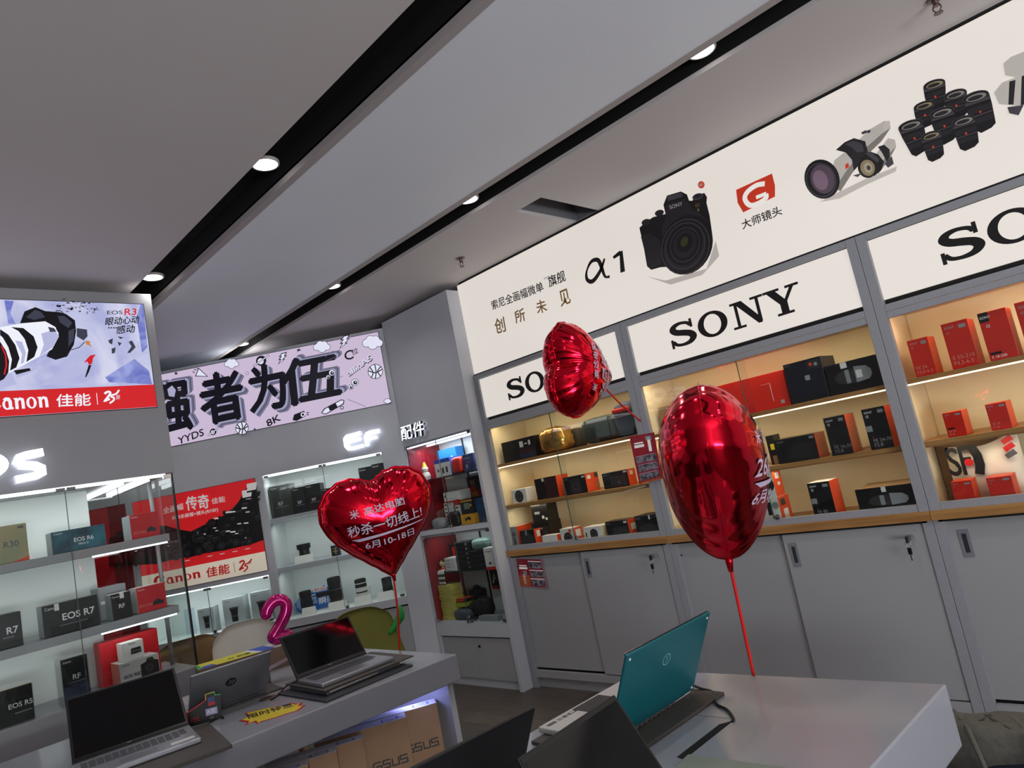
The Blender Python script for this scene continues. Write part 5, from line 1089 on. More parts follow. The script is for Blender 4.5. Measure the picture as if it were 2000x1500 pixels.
# grey metal holder by the raised laptop
p = pz(550, 1340, .72); tag(MB().prism([(0, 0), (.004, 0), (.004, .055), (.10, .075), (.10, .079), (0, .06)], 0, .06, SILV, 'xz').build('metal_holder', None, Matrix.Translation((p.x-.10, p.y, zt)) @ Matrix.Rotation(math.radians(80), 4, 'Z')), 'small bent grey metal holder behind the raised laptop', 'holder')
# black price card with a rainbow edge
a = pz(362, 1418, .722); b = pz(425, 1401, .722); u = Vector((b.x-a.x, b.y-a.y)); w_ = u.length; ang = math.degrees(math.atan2(u.y, u.x))
hh = .062
out = [(0, 0), (w_, 0), (w_+.010, .085), (w_-.012, .088), (w_-.012, .10), (w_-.045, .098), (w_-.045, .078), (0, .05)]
m = MB().prism(out, 0, .004, BLK); RBW = [CRED, ORANGE, YELO, LIME, mat('leaf_green_card', '2f9a48', .5), mat('leaf_green_card')]
for i, c in zip(range(7, 1, -1), RBW): m.line([out[(i+1) % 8] if i == 7 else out[i+1] if i < 7 else out[0], out[i]], .004, c, 0)
m.line([(0, .05), out[6]], .004, CRED, 0); m.rect(w_-.05, .022, w_-.008, .046, mat('lilac_card', 'a8a4c8', .5), 0); m.text('A豆', (w_-.046, .028), (w_-.014, .028), (w_-.046, .042), INKW, 0, .02); m.rect(w_-.038, .055, w_-.014, .085, NVY, 0); m.rect(w_-.038, .055, w_-.014, .066, CRED, 0); m.text('12代', (.012, .012), (.04, .012), (.012, .03), CRED, 0, .01); m.text('i5', (w_-.036, .008), (w_-.024, .008), (w_-.036, .016), INKG, 0)
m.prism([(.02, 0), (.03, 0), (.03, .03), (.02, .0)], .004, .05, BLK)
tag(m.build('price_card', None, Matrix.Translation((a.x+.03, a.y, zt)) @ Matrix.Rotation(math.radians(ang), 4, 'Z') @ Matrix.Rotation(math.radians(-8), 4, 'X')), 'black stepped price card with a rainbow coloured edge', 'price card')
# yellow starburst
pts = [(466, 1408), (484, 1400), (478, 1393), (520, 1383), (560, 1377), (572, 1372), (582, 1375), (592, 1371), (586, 1378), (597, 1377), (582, 1388), (560, 1394), (540, 1401), (505, 1411), (502, 1414), (496, 1409), (478, 1416), (483, 1410)]
P3 = [onz(*p, .7212) for p in pts]; o = P3[0]
m = MB().prism([(v.x-o.x, v.y-o.y) for v in P3], 0, .0008, CRED, 'xy')
cx = sum(v.x-o.x for v in P3)/len(P3); cy = sum(v.y-o.y for v in P3)/len(P3)
m.prism([(cx+(v.x-o.x-cx)*.93, cy+(v.y-o.y-cy)*.90) for v in P3], .0009, .0013, YEL, 'xy')
A_, B_, D_ = (onz(*p, .7226) for p in ((486, 1404), (575, 1379), (482, 1396)))
vs_, fs, _ = text_mesh('限时特惠', .02); m.add([(A_.x+(B_.x-A_.x)*x+(D_.x-A_.x)*y-o.x, A_.y+(B_.y-A_.y)*x+(D_.y-A_.y)*y-o.y, .0016) for x, y in vs_], fs, INKK)
tag(m.build('starburst_sign', None, Matrix.Translation((o.x, o.y, zt))), 'yellow star shaped paper price sign with red rim lying on the table', 'sign')
# printed brown carton with a yellow and blue lid behind the grey laptop, magenta 2
q0 = Vector((-3.437, 1.20)); q1 = Vector((-3.315, 1.66)); u = q1-q0; w_ = u.length; ang = math.degrees(math.atan2(u.y, u.x))
KR2 = mat('brown_carton_side', '7a6250', .6, noise=.08, nscale=20)
m = MB().box((0, 0, 0), (w_, .155, .098), KR2, dict(t=mat('lemon_print', 'cfc832', .5)))
T2 = lambda p, c, k=0: m.add([(x, y, .0983+k*.0002) for x, y in p], [tuple(range(len(p)))], c)
BL2 = mat('cobalt_print', '1f55b8', .5)
T2([(w_*.55, .0), (w_, .0), (w_, .155), (w_*.45, .155)], WCARD); T2([(w_*.60, .0), (w_*.72, .0), (w_*.66, .155), (w_*.5, .155)], BL2, 1); T2([(w_*.8, .02), (w_, .03), (w_, .12), (w_*.86, .10)], BL2, 1)
T2([(0, 0), (w_*.05, 0), (w_*.02, .155), (0, .155)], mat('leaf_green_card'), 1); T2([(w_*.03, .0), (w_*.17, .0), (w_*.14, .06), (w_*.05, .06)], BL2, 2)
vs_, fs, _ = text_mesh('AI 创造', .02); m.add([(w_*(.28+.22*x), .04+.05*y, .0989) for x, y in vs_], fs, mat('dark_green_print', '2f5a20', .5))
tag(m.build('printed_carton', None, Matrix.Translation((q0.x, q0.y, zt)) @ Matrix.Rotation(math.radians(ang), 4, 'Z'), bevel=.002), 'brown carton with yellow and blue printed lid behind the grey laptop', 'box')
MAG = mat('magenta_foil', 'b3106a', .12, .35)
p = Vector((-3.40, 1.60, zt+.116)); S_t = smooth_path([(-.050, .115), (-.058, .135), (-.046, .165), (-.016, .188), (.016, .188), (.036, .165), (.034, .13), (.012, .09), (-.02, .05), (-.045, .022), (-.03, .012), (.0, .014), (.03, .012), (.05, .016)], 5)
n = len(S_t)
tag(MB().tube([(x, 0, z+.0) for x, z in S_t], [.014+.015*min(1, i/4, (n-1-i)/4) for i in range(n)], MAG, 12).build('number_balloon', None, Matrix.Translation(p) @ Matrix.Rotation(math.radians(70), 4, 'Z')), 'shiny magenta foil balloon bent like a figure two', 'balloon')
# cartons stored under the long table
KB = mat('kraft_carton', '8d6c4e', .6, noise=.08, nscale=20); KD = mat('kraft_dark', '6a4c36', .6)
def asus(m, x, z, s, c):
    for l in ([(0, 0), (.22, .42), (.62, .42)], [(.28, .2), (.62, .2), (.62, 0), (.28, 0), (.28, .06)], [(1.16, .42), (.74, .42), (.74, .21), (1.12, .21), (1.12, 0), (.70, 0)], [(1.28, .42), (1.28, 0), (1.66, 0), (1.66, .42)], [(2.22, .42), (1.78, .42), (1.78, .21), (2.18, .21), (2.18, 0), (1.74, 0)]):
        m.line([(x+a*s, z+b*s) for a, b in l], .085*s, c, 0)
RC = ((1.79, .07, 'outermost one by the blue lit panel'), (1.632, .074, 'next to the outermost one'), (1.428, .055, 'third from the blue lit table end'), (1.314, .055, 'fourth from the blue lit table end'), (1.197, .055, 'last in view from the blue lit end'))
for y, th, lb in RC:
    m = MB().box((-.36, 0, 0), (0, th, .538), KB, dict(t=WCARD)); asus(m, -.165, .375, .066, INKK)
    def tt(p, c, k): m.add([(a, b, .5383+k*.0002) for a, b in p], [tuple(range(4))], c)
    LV = mat('lavender_label', '8d92c8', .5); tt([(-.10, th*.2), (-.03, th*.2), (-.03, th*.75), (-.10, th*.75)], LV, 0); tt([(-.09, th*.28), (-.04, th*.28), (-.04, th*.66), (-.09, th*.66)], WCARD, 1); tt([(-.082, th*.4), (-.05, th*.4), (-.05, th*.5), (-.082, th*.5)], LV, 2)
    tag(m.build('laptop_carton', None, TR(-2.5, y, .0005, 59.3), bevel=.002), 'tall brown laptop carton under the long table, '+lb, 'box', 'laptop cartons under the long table')
a = atdepth(1838, 1478, 2.0)
m = MB().box((-.3, 0, 0), (0, .09, .44), KB, dict(t=WCARD))
tag(m.build('laptop_carton', None, TR(-.66, 1.67, .0005, 62), bevel=.002), 'brown carton corner under the table with the teal laptop', 'box')

# ---------------------------------------------------------------- chairs
WOODL = mat('beech_leg', 'b58a5a', .5, noise=.1, nscale=30)
def chair(label, x, y, deg, top, shell, w_=.44, extra=None):
    t = thing('shell_chair', label, 'chair', TR(x, y, 0, deg), None)
    n, mrow = 12, 10; vs_, fs = [], []
    for sd in (0, 1):
        for j in range(mrow+1):
            q = j/mrow; z = .46+(top-.46)*q; by = .20+.05*q-.04*(1-q)
            hw = w_/2*(1-.12*q-(.22*max(0, q-.8)/.2*max(0, q-.8)/.2))
            for i in range(n+1):
                s = -1+2*i/n
                zz = z-(.03*abs(s)**4)*q
                vs_.append((s*hw, by-.055*s*s+(.014 if sd else 0), zz))
    N = (n+1)*(mrow+1)
    for j in range(mrow):
        for i in range(n):
            a = j*(n+1)+i; fs += [(a, a+1, a+n+2, a+n+1), (N+a, N+a+n+1, N+a+n+2, N+a+1)]
    rim = [j*(n+1) for j in range(mrow+1)]+[mrow*(n+1)+i for i in range(1, n+1)]+[j*(n+1)+n for j in range(mrow-1, -1, -1)]+[i for i in range(n-1, 0, -1)]
    for a, b in zip(rim, rim[1:]+rim[:1]): fs.append((a, N+a, N+b, b))
    MB().add(vs_, fs, shell, True).build('backrest', t)
    m = MB(); m.prism([(x_, y_) for x_, y_ in smooth_path([(-w_/2, .17), (-w_/2, -.12), (-w_*.36, -.22), (w_*.36, -.22), (w_/2, -.12), (w_/2, .17)], 4)], .425, .462, shell, 'xy'); m.build('seat', t, bevel=.008)
    for sx in (-1, 1):
        for sy in (-1, 1): MB().tube([(sx*.12, sy*.10, .425), (sx*.22, sy*.20, 0)], [.016, .010], WOODL, 10).build('leg', t)
    if extra: extra(t)
    return t
TANF = mat('tan_fabric', 'a5825a', .8, noise=.1, nscale=150, bump=.1); WPL = mat('white_plastic', 'd2cdc4', .4); GRF = mat('olive_green_fabric', '70702a', .8, noise=.12, nscale=150, bump=.1)
chair('tan upholstered chair showing behind the glass end of the camera cabinet', -4.80, 1.60, -100, .83, TANF)
chair('white plastic shell chair behind the printed carton', -4.02, 1.70, 72, .87, WPL, .42)
def leaf(t): MB().tube(smooth_path([(.17, .17, .60), (.225, .15, .66), (.245, .13, .70), (.235, .12, .76)], 4), [.012, .014, .018, .022, .024, .026, .028, .028, .026, .022, .018, .014, .010], mat('leaf_green_card', '2f9a48', .5), 10).build('green_armrest', t)
chair('olive green upholstered chair beyond the end of the long table', -3.62, 2.26, 84, .79, GRF, .46, leaf)
# draped stool at the lower corner
CANV = mat('grey_canvas', '5a5850', .9, noise=.15, nscale=60, bump=.3); DEN = mat('dark_denim', '2b3240', .9, noise=.2, nscale=120, bump=.2)
c = Vector((-.50, 2.29, 0))
t = thing('draped_stool', 'low stool covered in dark denim at the table corner', 'stool', TR(c.x, c.y, 0))
MB().lathe([(.17, .0), (.18, .02), (.185, .22), (.18, .32), (.165, .37), (.12, .402), (0, .405)], DEN, 28, Matrix.Diagonal((1.45, .62, 1, 1))).build('denim_cover', t)
vs_, fs = [], []; n = 30; mr = 8
for j in range(mr+1):
    for i in range(n):
        a = 2*math.pi*i/n; r = .02+.235*j/mr*(1+.10*math.sin(5*a)+.05*math.sin(9*a+1)); r_ = j/mr
        z = .512-max(0, r_-.62)**1.5*.42*(1+.3*math.sin(5*a+1))+.006*math.sin(7*a)*r_
        vs_.append((r*math.cos(a)*1.3, r*math.sin(a)*.40, z-.050))
for j in range(mr):
    for i in range(n): fs.append((j*n+i, j*n+(i+1) % n, (j+1)*n+(i+1) % n, (j+1)*n+i))
fs.append(tuple(range(n))[::-1])
m = MB().add(vs_, fs, CANV, True); o = m.build('canvas_cloth', None, TR(c.x, c.y, 0)); so = o.modifiers.new('thick', 'SOLIDIFY'); so.thickness = .004
tag(o, 'grey canvas cloth with loose straps thrown over the denim stool', 'cloth')
for a in (-.16, -.02): MB().tube(smooth_path([(a-.06, .05, .461), (a-.01, -.04, .460), (a+.02, -.11, .44), (a+.05, -.14, .32)], 6), .007, CANV, 6).build('strap', o)
MB().tube(smooth_path([(-.15, .0, .463), (-.12, .03, .465), (-.14, -.03, .465), (-.10, -.02, .465), (-.13, .02, .467), (-.06, -.05, .463)], 5), .003, OLIVE, 6).build('drawstring', o)
# ---------------------------------------------------------------- screens and poster
def scr(name, hx, k=1.0, hx2=None, nscale=5):
    """a patch of a lit screen: gives off its colour, reflects almost nothing"""
    if name in MATS: return MATS[name]
    m = mat(name, '050505', .25, emit=k, ecol=hx)
    if hx2:
        nt = m.node_tree; b = nt.nodes['Principled BSDF']; tc = nt.nodes.new('ShaderNodeTexCoord'); n = nt.nodes.new('ShaderNodeTexNoise'); r = nt.nodes.new('ShaderNodeValToRGB')
        n.inputs['Scale'].default_value = nscale; n.inputs['Detail'].default_value = 6; n.inputs['Distortion'].default_value = 1.2
        nt.links.new(tc.outputs['Object'], n.inputs[0]); nt.links.new(n.outputs[0], r.inputs[0]); nt.links.new(r.outputs[0], b.inputs['Emission Color'])
        r.color_ramp.elements[0].color = (*lin(hx2), 1); r.color_ramp.elements[1].color = (*lin(hx), 1); r.color_ramp.elements[0].position = .36; r.color_ramp.elements[1].position = .6
    return m
class Board:
    """flat picture on a wall, drawn in the photograph's own points"""
    def __init__(s, fr, o, z, y): s.m = MB(); s.fr = fr; s.y = y; s.m.T = Matrix.Translation((-o, 0, -z))
    def P(s, pts): return px(s.fr, pts, s.y)
    def poly(s, pts, c): s.m.poly(s.P(pts), c, s.y)
    def text(s, t, bl, br, tl, c, bold=0): a, b, d = s.P([bl, br, tl]); s.m.text(t, a, b, d, c, s.y, bold)
    def line(s, pts, wd, c, closed=False): s.m.line(s.P(pts), wd, c, s.y, closed)
    def ell(s, x, y, r, c, k=1.0, rot=0, ring=0): q = s.P([(x, y), (x+r, y)]); rr = abs(q[1][0]-q[0][0]); s.m.ell(*q[0], rr, rr*k, c, s.y, rot, ring=ring)
# snow scene
Z1 = lambda pts: [(x/3.75, 540+y/3.75) for x, y in pts]
t = thing('wall_screen', 'lit snow scene screen with a big camera and a red band', 'screen', LEFTF.M @ Matrix.Translation((-1.0, -.0, 2.13)))
m = MB(); m.T = Matrix.Translation((1.0, 0, -2.13)); m.box((-1.0, -.004, 2.128), (1.328, -.0005, 2.71), BLKP); m.build('bezel', t)
b = Board(LEFTF, -1.0, 2.13, -.006)
SNOW = scr('screen_snow', 'd6d8f0', .95, 'aeb2de', 3.2); SK = scr('screen_black', '0a0a12', 1); SKG = scr('screen_grey', '3a3c4c', 1); SWH = scr('screen_white', 'eef0fa', 1); SBL = scr('screen_blue', '6a74c0', 1, '9aa2dc', 8); SRED = scr('screen_red', 'd01a20', 1); SLIL = scr('screen_lilac', 'b4b6dc', 1); SORG = scr('screen_orange', 'c8803a', 1)
b.m.box((-.996, -.0058, 2.132), (1.324, -.0042, 2.706), SNOW)
zr = LEFTF.at(297, 752)[1]
for pts, c in (([(30, 175), (100, 180), (75, 270), (115, 350), (60, 345), (45, 250)], SBL), ([(800, 775), (770, 740), (860, 680), (985, 605), (1090, 690), (1113, 790)], SBL), ([(1030, 200), (1050, 205), (1080, 520), (1040, 560), (1000, 300)], SBL), ([(280, 800), (440, 690), (560, 640), (640, 700), (420, 790)], SLIL), ([(0, 640), (90, 720), (120, 790), (0, 820)], SLIL)): b.poly(Z1(pts), c)
rn = random.Random(3)
for k in range(70):
    q = rn.random(); x = 390+330*q+rn.gauss(0, 14); y = 235-40*math.sin(q*3)+rn.gauss(0, 26)+q*30; r = rn.uniform(4, 20)*(1-.5*q)
    b.poly(Z1([(x, y), (x+r*1.6, y-r*.3), (x+r*1.2, y+r*.5), (x+r*.2, y+r*.5)]), SK if k % 3 else SKG)
b.poly(Z1([(145, 345), (178, 258), (258, 226), (330, 255), (430, 262), (480, 275), (547, 322), (556, 400), (540, 500), (490, 588), (405, 612), (338, 585), (430, 420), (400, 370), (330, 330)]), SK)
b.poly(Z1([(190, 300), (255, 245), (300, 262), (330, 300), (250, 320)]), SKG); b.poly(Z1([(420, 290), (470, 290), (530, 340), (500, 380), (440, 340)]), SKG); b.poly(Z1([(500, 400), (545, 380), (535, 470), (500, 520)]), SKG)
b.poly(Z1([(90, 690), (200, 700), (290, 600), (345, 590), (240, 700), (125, 745)]), SLIL); b.poly(Z1([(100, 690), (215, 672), (225, 690), (120, 720)]), SK)
b.poly(Z1([(0, 372), (150, 346), (330, 330), (405, 372), (430, 440), (380, 535), (280, 592), (100, 690), (0, 745)]), SWH)
b.poly(Z1([(300, 420), (400, 390), (428, 440), (385, 520), (290, 585), (320, 500)]), SLIL); b.poly(Z1([(350, 370), (395, 380), (412, 405), (365, 408)]), SKG)
b.poly(Z1([(80, 372), (170, 380), (245, 440), (274, 520), (250, 590), (192, 628), (206, 540), (180, 460), (135, 402)]), SK)
b.poly(Z1([(0, 388), (60, 428), (112, 505), (142, 600), (118, 668), (72, 692), (86, 610), (60, 520), (20, 450), (0, 432)]), SK)
b.poly(Z1([(110, 470), (160, 480), (188, 560), (175, 630), (150, 645), (160, 570)]), SLIL)
b.poly(Z1([(-60, 470), (0, 480), (42, 545), (66, 620), (60, 705), (28, 752), (-60, 800)]), SK); b.line(Z1([(10, 510), (40, 580), (46, 650), (30, 720)]), .006, SRED)
b.poly(Z1([(560, 380), (635, 390), (640, 440), (610, 470), (560, 440)]), SKG); b.line(Z1([(520, 540), (580, 520), (620, 480)]), .004, SKG)
b.poly(Z1([(640, 600), (660, 580), (700, 572), (680, 600), (672, 640), (650, 650), (640, 625), (612, 632)]), SRED); b.poly(Z1([(648, 650), (668, 650), (650, 700), (628, 742), (622, 735)]), SK)
b.poly(Z1([(622, 470), (660, 478), (655, 495), (672, 522), (648, 505), (630, 500)]), SORG)
for pts in ([(790, 470), (825, 455), (820, 500), (800, 490)], [(815, 530), (845, 520), (840, 560), (818, 568)], [(860, 440), (905, 448), (880, 460)], [(860, 480), (890, 490), (870, 512)], [(940, 480), (965, 470), (992, 520), (950, 562), (930, 560), (962, 515)]): b.poly(Z1(pts), SKG)
b.m.rect(-.996, 2.132, 1.324, zr, SRED, -.006)
zz = lambda *p: Z1([p])[0]
b.text('EOS', zz(782, 280), zz(896, 278), zz(782, 252), SKG, .01); b.text('R3', zz(910, 286), zz(996, 283), zz(912, 238), SRED, .02)
b.text('眼动心动', zz(768, 362), zz(1012, 344), zz(776, 304), SK, .02); b.text('感动', zz(850, 424), zz(982, 412), zz(855, 364), SK, .02)
for k in range(4): b.ell(*zz(795+18*k, 378), 1.6, SK)
p0, p1, p2 = LEFTF.at(-40, 803), LEFTF.at(97, 796), LEFTF.at(97, 776)
put(b.m, swash_letters('Canon'), p0[0]+.02, p1[1], p1[0], p1[1]+(p2[1]-p1[1])*1.05/.6, SWH, -.006)
b.text('佳能', zz(412, 957), zz(662, 946), zz(410, 866), SWH, .02); b.line([zz(705, 855), zz(713, 940)], .003, SWH)
def five(B, f, c, wd):
    B.line(smooth_path(f([(.0, .2), (.1, .08), (.3, .05), (.38, .2), (.2, .5), (.02, .75), (.2, .68), (.36, .66)]), 4), wd, c); B.line(smooth_path(f([(1.0, 0), (.8, .28), (.5, .36), (.46, .5), (.62, .55), (.62, .78), (.34, 1.0)]), 4), wd*.8, c)
five(b, lambda q: [zz(765+105*x, 845+90*y-12*x) for x, y in q], SWH, .011); b.text('周年', zz(848, 905), zz(877, 902), zz(848, 870), SWH)
b.m.build('display', t)
# doodle screen
Z2 = lambda pts: [(280+x/3.3333, 600+y/3.3333) for x, y in pts]
t = thing('wall_screen', 'lit lilac doodle screen with four bold black characters', 'screen', EFF.M @ Matrix.Translation((-2.6, 0, 2.125)))
m = MB(); m.T = Matrix.Translation((2.6, 0, -2.125)); m.box((-2.6, -.004, 2.128), (-.036, -.0005, 2.706), BLKP); m.build('bezel', t)
b = Board(EFF, -2.6, 2.125, -.006); b.m.T = Matrix.Translation((2.6, 0, -2.125))
LIL = scr('doodle_lilac', 'cdbcd6', .95); DIN = scr('doodle_ink', '14131c', 1); DWH = scr('doodle_white', 'dfe0f2', 1)
GR = [scr('doodle_grey_%d' % k, c, 1) for k, c in enumerate(('8d8ca8', 'a5a5c4', '6f6e88', '55546a'))]
b.m.box((-2.596, -.0058, 2.132), (-.040, -.0042, 2.702), LIL)
def glyph(t_, bl, br, tl):
    for k in range(9, 0, -1):
        o = lambda p: (p[0]+4.5*k*.9, p[1]+(3.2 if t_ in '者为' else -3.6)*k*.8)
        b.text(t_, *Z2([o(bl), o(br), o(tl)]), GR[(k//2) % 4] if k < 9 else GR[3], .035)
    b.text(t_, *Z2([bl, br, tl]), DIN, .04)
glyph('强', (60, 835), (320, 790), (40, 520)); glyph('者', (395, 770), (665, 715), (355, 455)); glyph('为', (705, 690), (935, 640), (680, 400)); glyph('伍', (915, 650), (1290, 575), (885, 360))
b.poly(Z2([(135, 520), (160, 490), (215, 490), (235, 560), (200, 610), (150, 600)]), DIN); b.poly(Z2([(160, 535), (190, 510), (215, 540), (205, 585), (170, 580)]), GR[1])
zz = lambda *p: Z2([p])[0]
def cloud(x, y, r):
    for c, g in ((DIN, 3.0), (DWH, 0)):
        for dx, dy, q in ((-.9, .1, .55), (-.35, -.35, .6), (.35, -.3, .62), (.9, .1, .5), (0, .3, .7)): b.ell(*zz(x+dx*r, y+dy*r), (q*r+g)/3.333, c)
def ball(x, y, r):
    b.ell(*zz(x, y), r/3.33, DIN); b.ell(*zz(x, y), (r-4)/3.33, DWH)
    for pts in ([(-.95, -.1), (0, .15), (.9, -.3)], [(-.1, -.95), (.1, 0), (0, .95)], [(-.75, -.6), (-.3, .1), (-.5, .8)], [(.7, -.65), (.3, 0), (.7, .6)]): b.line(smooth_path([zz(x+a*r, y+c*r) for a, c in pts], 4), .008, DIN)
def bolt(x, y, s):
    q = [(0, -1), (.9, -1.2), (.5, -.5), (.9, -.6), (.2, .2), (.5, .2), (-.7, 1.1), (-.2, .2), (-.6, .25), (-.1, -.4), (-.5, -.35)]
    P_ = [zz(x+a*s, y+c*s) for a, c in q]; b.poly(P_, DWH); b.line(P_, .007, DIN, True)
def star(x, y, r, c):
    b.poly([zz(x+r*(1 if k % 2 == 0 else .42)*math.sin(k*math.pi/5), y-r*(1 if k % 2 == 0 else .42)*math.cos(k*math.pi/5)) for k in range(10)], c)
def eyes(x, y, r):
    for dx, dy, q in ((0, 0, 1), (-1.1, 1.3, .72)):
        b.ell(*zz(x+dx*r, y+dy*r), q*r/3.33, DIN); b.ell(*zz(x+dx*r, y+dy*r), (q*r-3)/3.33, DWH); b.ell(*zz(x+dx*r+2, y+dy*r+2), q*r*.55/3.33, DIN); b.ell(*zz(x+dx*r+4, y+dy*r-1), q*r*.18/3.33, DWH)
def planet(x, y, r):
    b.ell(*zz(x, y), r/3.33, DIN); b.ell(*zz(x-r*.1, y+r*.1), r*.6/3.33, DWH); b.line([zz(x-1.5*r, y+1.1*r), zz(x+1.5*r, y-1.1*r)], .014, DIN); b.line([zz(x-1.45*r, y+1.06*r), zz(x+1.45*r, y-1.06*r)], .007, DWH)
cloud(578, 368, 32); cloud(1165, 258, 38); cloud(1495, 230, 46); cloud(1592, 612, 16); planet(770, 350, 34); planet(458, 812, 22); bolt(905, 335, 32); bolt(1308, 228, 38); star(1015, 283, 17, DIN); star(1018, 292, 9, DWH); star(217, 432, 14, DIN); star(679, 432, 14, DIN); star(679, 432, 9, DWH); star(728, 795, 10, DIN)
ball(1512, 420, 50); ball(646, 788, 44); eyes(1230, 428, 22); eyes(1380, 490, 24)
b.poly([zz(345, 450), zz(365, 400), zz(422, 452)], DWH); b.line([zz(345, 450), zz(365, 400), zz(422, 452)], .006, DIN, True)
for a, c in ((325, 420), (335, 405), (350, 398)): b.line([zz(a, c), zz(a+14, c+8)], .006, DIN)
b.text('YYDS', zz(235, 895), zz(400, 835), zz(228, 850), DIN, .03); b.text('8K', zz(815, 780), zz(900, 735), zz(800, 740), DIN, .04)
b.text('C', zz(1318, 350), zz(1372, 335), zz(1308, 292), DIN, .03); b.text('位', zz(1362, 318), zz(1402, 300), zz(1356, 280), DIN, .01)
b.text('allinA5', zz(1345, 455), zz(1498, 345), zz(1328, 425), DIN, .045); b.text('allinA5', zz(1341, 451), zz(1494, 341), zz(1324, 421), DWH, .0)
b.poly(Z2([(1160, 690), (1180, 660), (1290, 602), (1312, 606), (1308, 632), (1190, 700)]), DIN); b.poly(Z2([(1168, 688), (1186, 664), (1290, 608), (1306, 610), (1302, 628), (1190, 694)]), DWH); b.poly(Z2([(1205, 650), (1255, 626), (1268, 652), (1218, 676)]), DIN); b.ell(*zz(1296, 655), 3.6, DIN); b.ell(*zz(1296, 655), 2, DWH)
b.poly(Z2([(975, 735), (985, 700), (1050, 675), (1060, 710), (1000, 742)]), DIN); b.ell(*zz(1042, 700), 4.5, DWH); b.ell(*zz(1042, 700), 2.5, DIN); b.line([zz(1066, 690), zz(1082, 686)], .007, DIN); b.line([zz(1066, 700), zz(1080, 702)], .007, DIN)
for q in (((1185, 325), (1240, 285)), ((1190, 355), (1265, 320)), ((1330, 600), (1450, 648)), ((1240, 475), (1300, 450))): b.line([zz(*q[0]), zz(*q[1])], .004, GR[2])
b.m.build('display', t)
# lens poster
t = thing('poster', 'red poster of many black lenses with a cream lower band', 'poster', EFF.M @ Matrix.Translation((-2.10, 0, 1.068)))
m = MB(); m.T = Matrix.Translation((2.10, 0, -1.068)); m.box((-2.103, -.006, 1.066), (-1.160, -.0005, 1.768), mat('poster_frame', '3a2226', .5)); m.build('frame', t)
b = Board(EFF, -2.10, 1.068, -.0085); b.m.T = Matrix.Translation((2.10, 0, -1.068))
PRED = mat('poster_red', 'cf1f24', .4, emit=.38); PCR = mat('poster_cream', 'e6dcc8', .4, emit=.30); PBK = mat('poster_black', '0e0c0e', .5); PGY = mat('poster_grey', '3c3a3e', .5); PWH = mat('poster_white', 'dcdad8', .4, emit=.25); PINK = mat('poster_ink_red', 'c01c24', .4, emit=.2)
b.m.box((-2.10, -.0083, 1.070), (-1.163, -.0062, 1.765), PRED)
Z5 = lambda pts: [(280+x/3.75, 880+y/3.75) for x, y in pts]; zz = lambda *p: Z5([p])[0]
zc_ = EFF.at(*zz(890, 738))[1]; b.m.rect(-2.10, 1.070, -1.163, zc_, PCR, -.0085)
b.poly(Z5([(-250, 640), (-100, 600), (60, 560), (160, 548), (260, 578), (350, 592), (450, 542), (560, 492), (640, 440), (700, 372), (742, 292), (775, 255), (826, 243), (880, 655), (780, 690), (700, 706), (600, 730), (450, 752), (340, 782), (250, 790), (100, 830), (-250, 850)]), PBK)
rn = random.Random(5)
for k in range(150):
    x = rn.uniform(-200, 850); top = 560 if x < 250 else 592-(x-350)*.62 if x > 350 else 590; bot = 780-(x-340)*.2
    y = rn.uniform(top+10, bot-20); s = rn.uniform(8, 22); wch = rn.random() < (.5 if x > 520 and y < 620 else .06)
    c = PWH if wch else rn.choice((PGY, PBK, PGY))
    k_ = .55 if wch else 1; b.poly(Z5([(x-s, y-s*.4*k_), (x+s, y-s*.8*k_), (x+s, y+s*.2*k_), (x-s, y+s*.6*k_)]), c)
    if not wch: b.ell(*zz(x, y+s*.7), s/4.2, PBK, .9); b.ell(*zz(x, y+s*.7), s/5.6, PGY, .9, ring=.7)
for x, y in ((330, 755), (415, 735), (495, 715), (580, 695), (685, 670), (780, 660), (250, 770)): b.ell(*zz(x, y), 8.5, PBK); b.ell(*zz(x, y), 6.5, PGY, ring=.8); b.ell(*zz(x, y), 3, PGY)
for x, y in ((765, 320), (800, 270)): b.poly(Z5([(x-38, y-25), (x+38, y-40), (x+30, y+25), (x-30, y+38)]), PWH); b.poly(Z5([(x-36, y+28), (x+34, y+14), (x+34, y+26), (x-36, y+40)]), PBK)
for x, y in ((330, 805), (495, 772), (585, 755), (678, 738), (770, 718)): b.poly(Z5([(x-18, y), (x+18, y-7), (x+18, y-2), (x-18, y+5)]), PWH)
b.text('全画幅', zz(152, 466), zz(302, 430), zz(150, 418), PWH, .01); b.text('传奇', zz(325, 440), zz(492, 418), zz(315, 340), PWH, .03); b.text('佳能', zz(510, 394), zz(608, 374), zz(505, 350), PWH, .01); b.text('EOS全画幅+镜头(RF/EF)', zz(222, 512), zz(556, 450), zz(222, 476), PWH, .015)
p0, p1 = EFF.at(*zz(95, 985)), EFF.at(*zz(440, 928)); hz = EFF.at(*zz(440, 880))[1]-p1[1]
put(b.m, swash_letters('Canon'), p0[0], p1[1]+.004, p1[0], p1[1]+hz/.6, PINK, -.0085)
b.text('佳能', zz(472, 928), zz(640, 894), zz(468, 858), PINK, .03); b.line([zz(668, 815), zz(680, 890)], .003, PGY)
five(b, lambda q: [zz(712+88*x, 805+85*y-14*x) for x, y in q], PINK, .012); b.text('周年', zz(776, 832), zz(800, 826), zz(775, 808), PGY)
b.m.build('print', t)

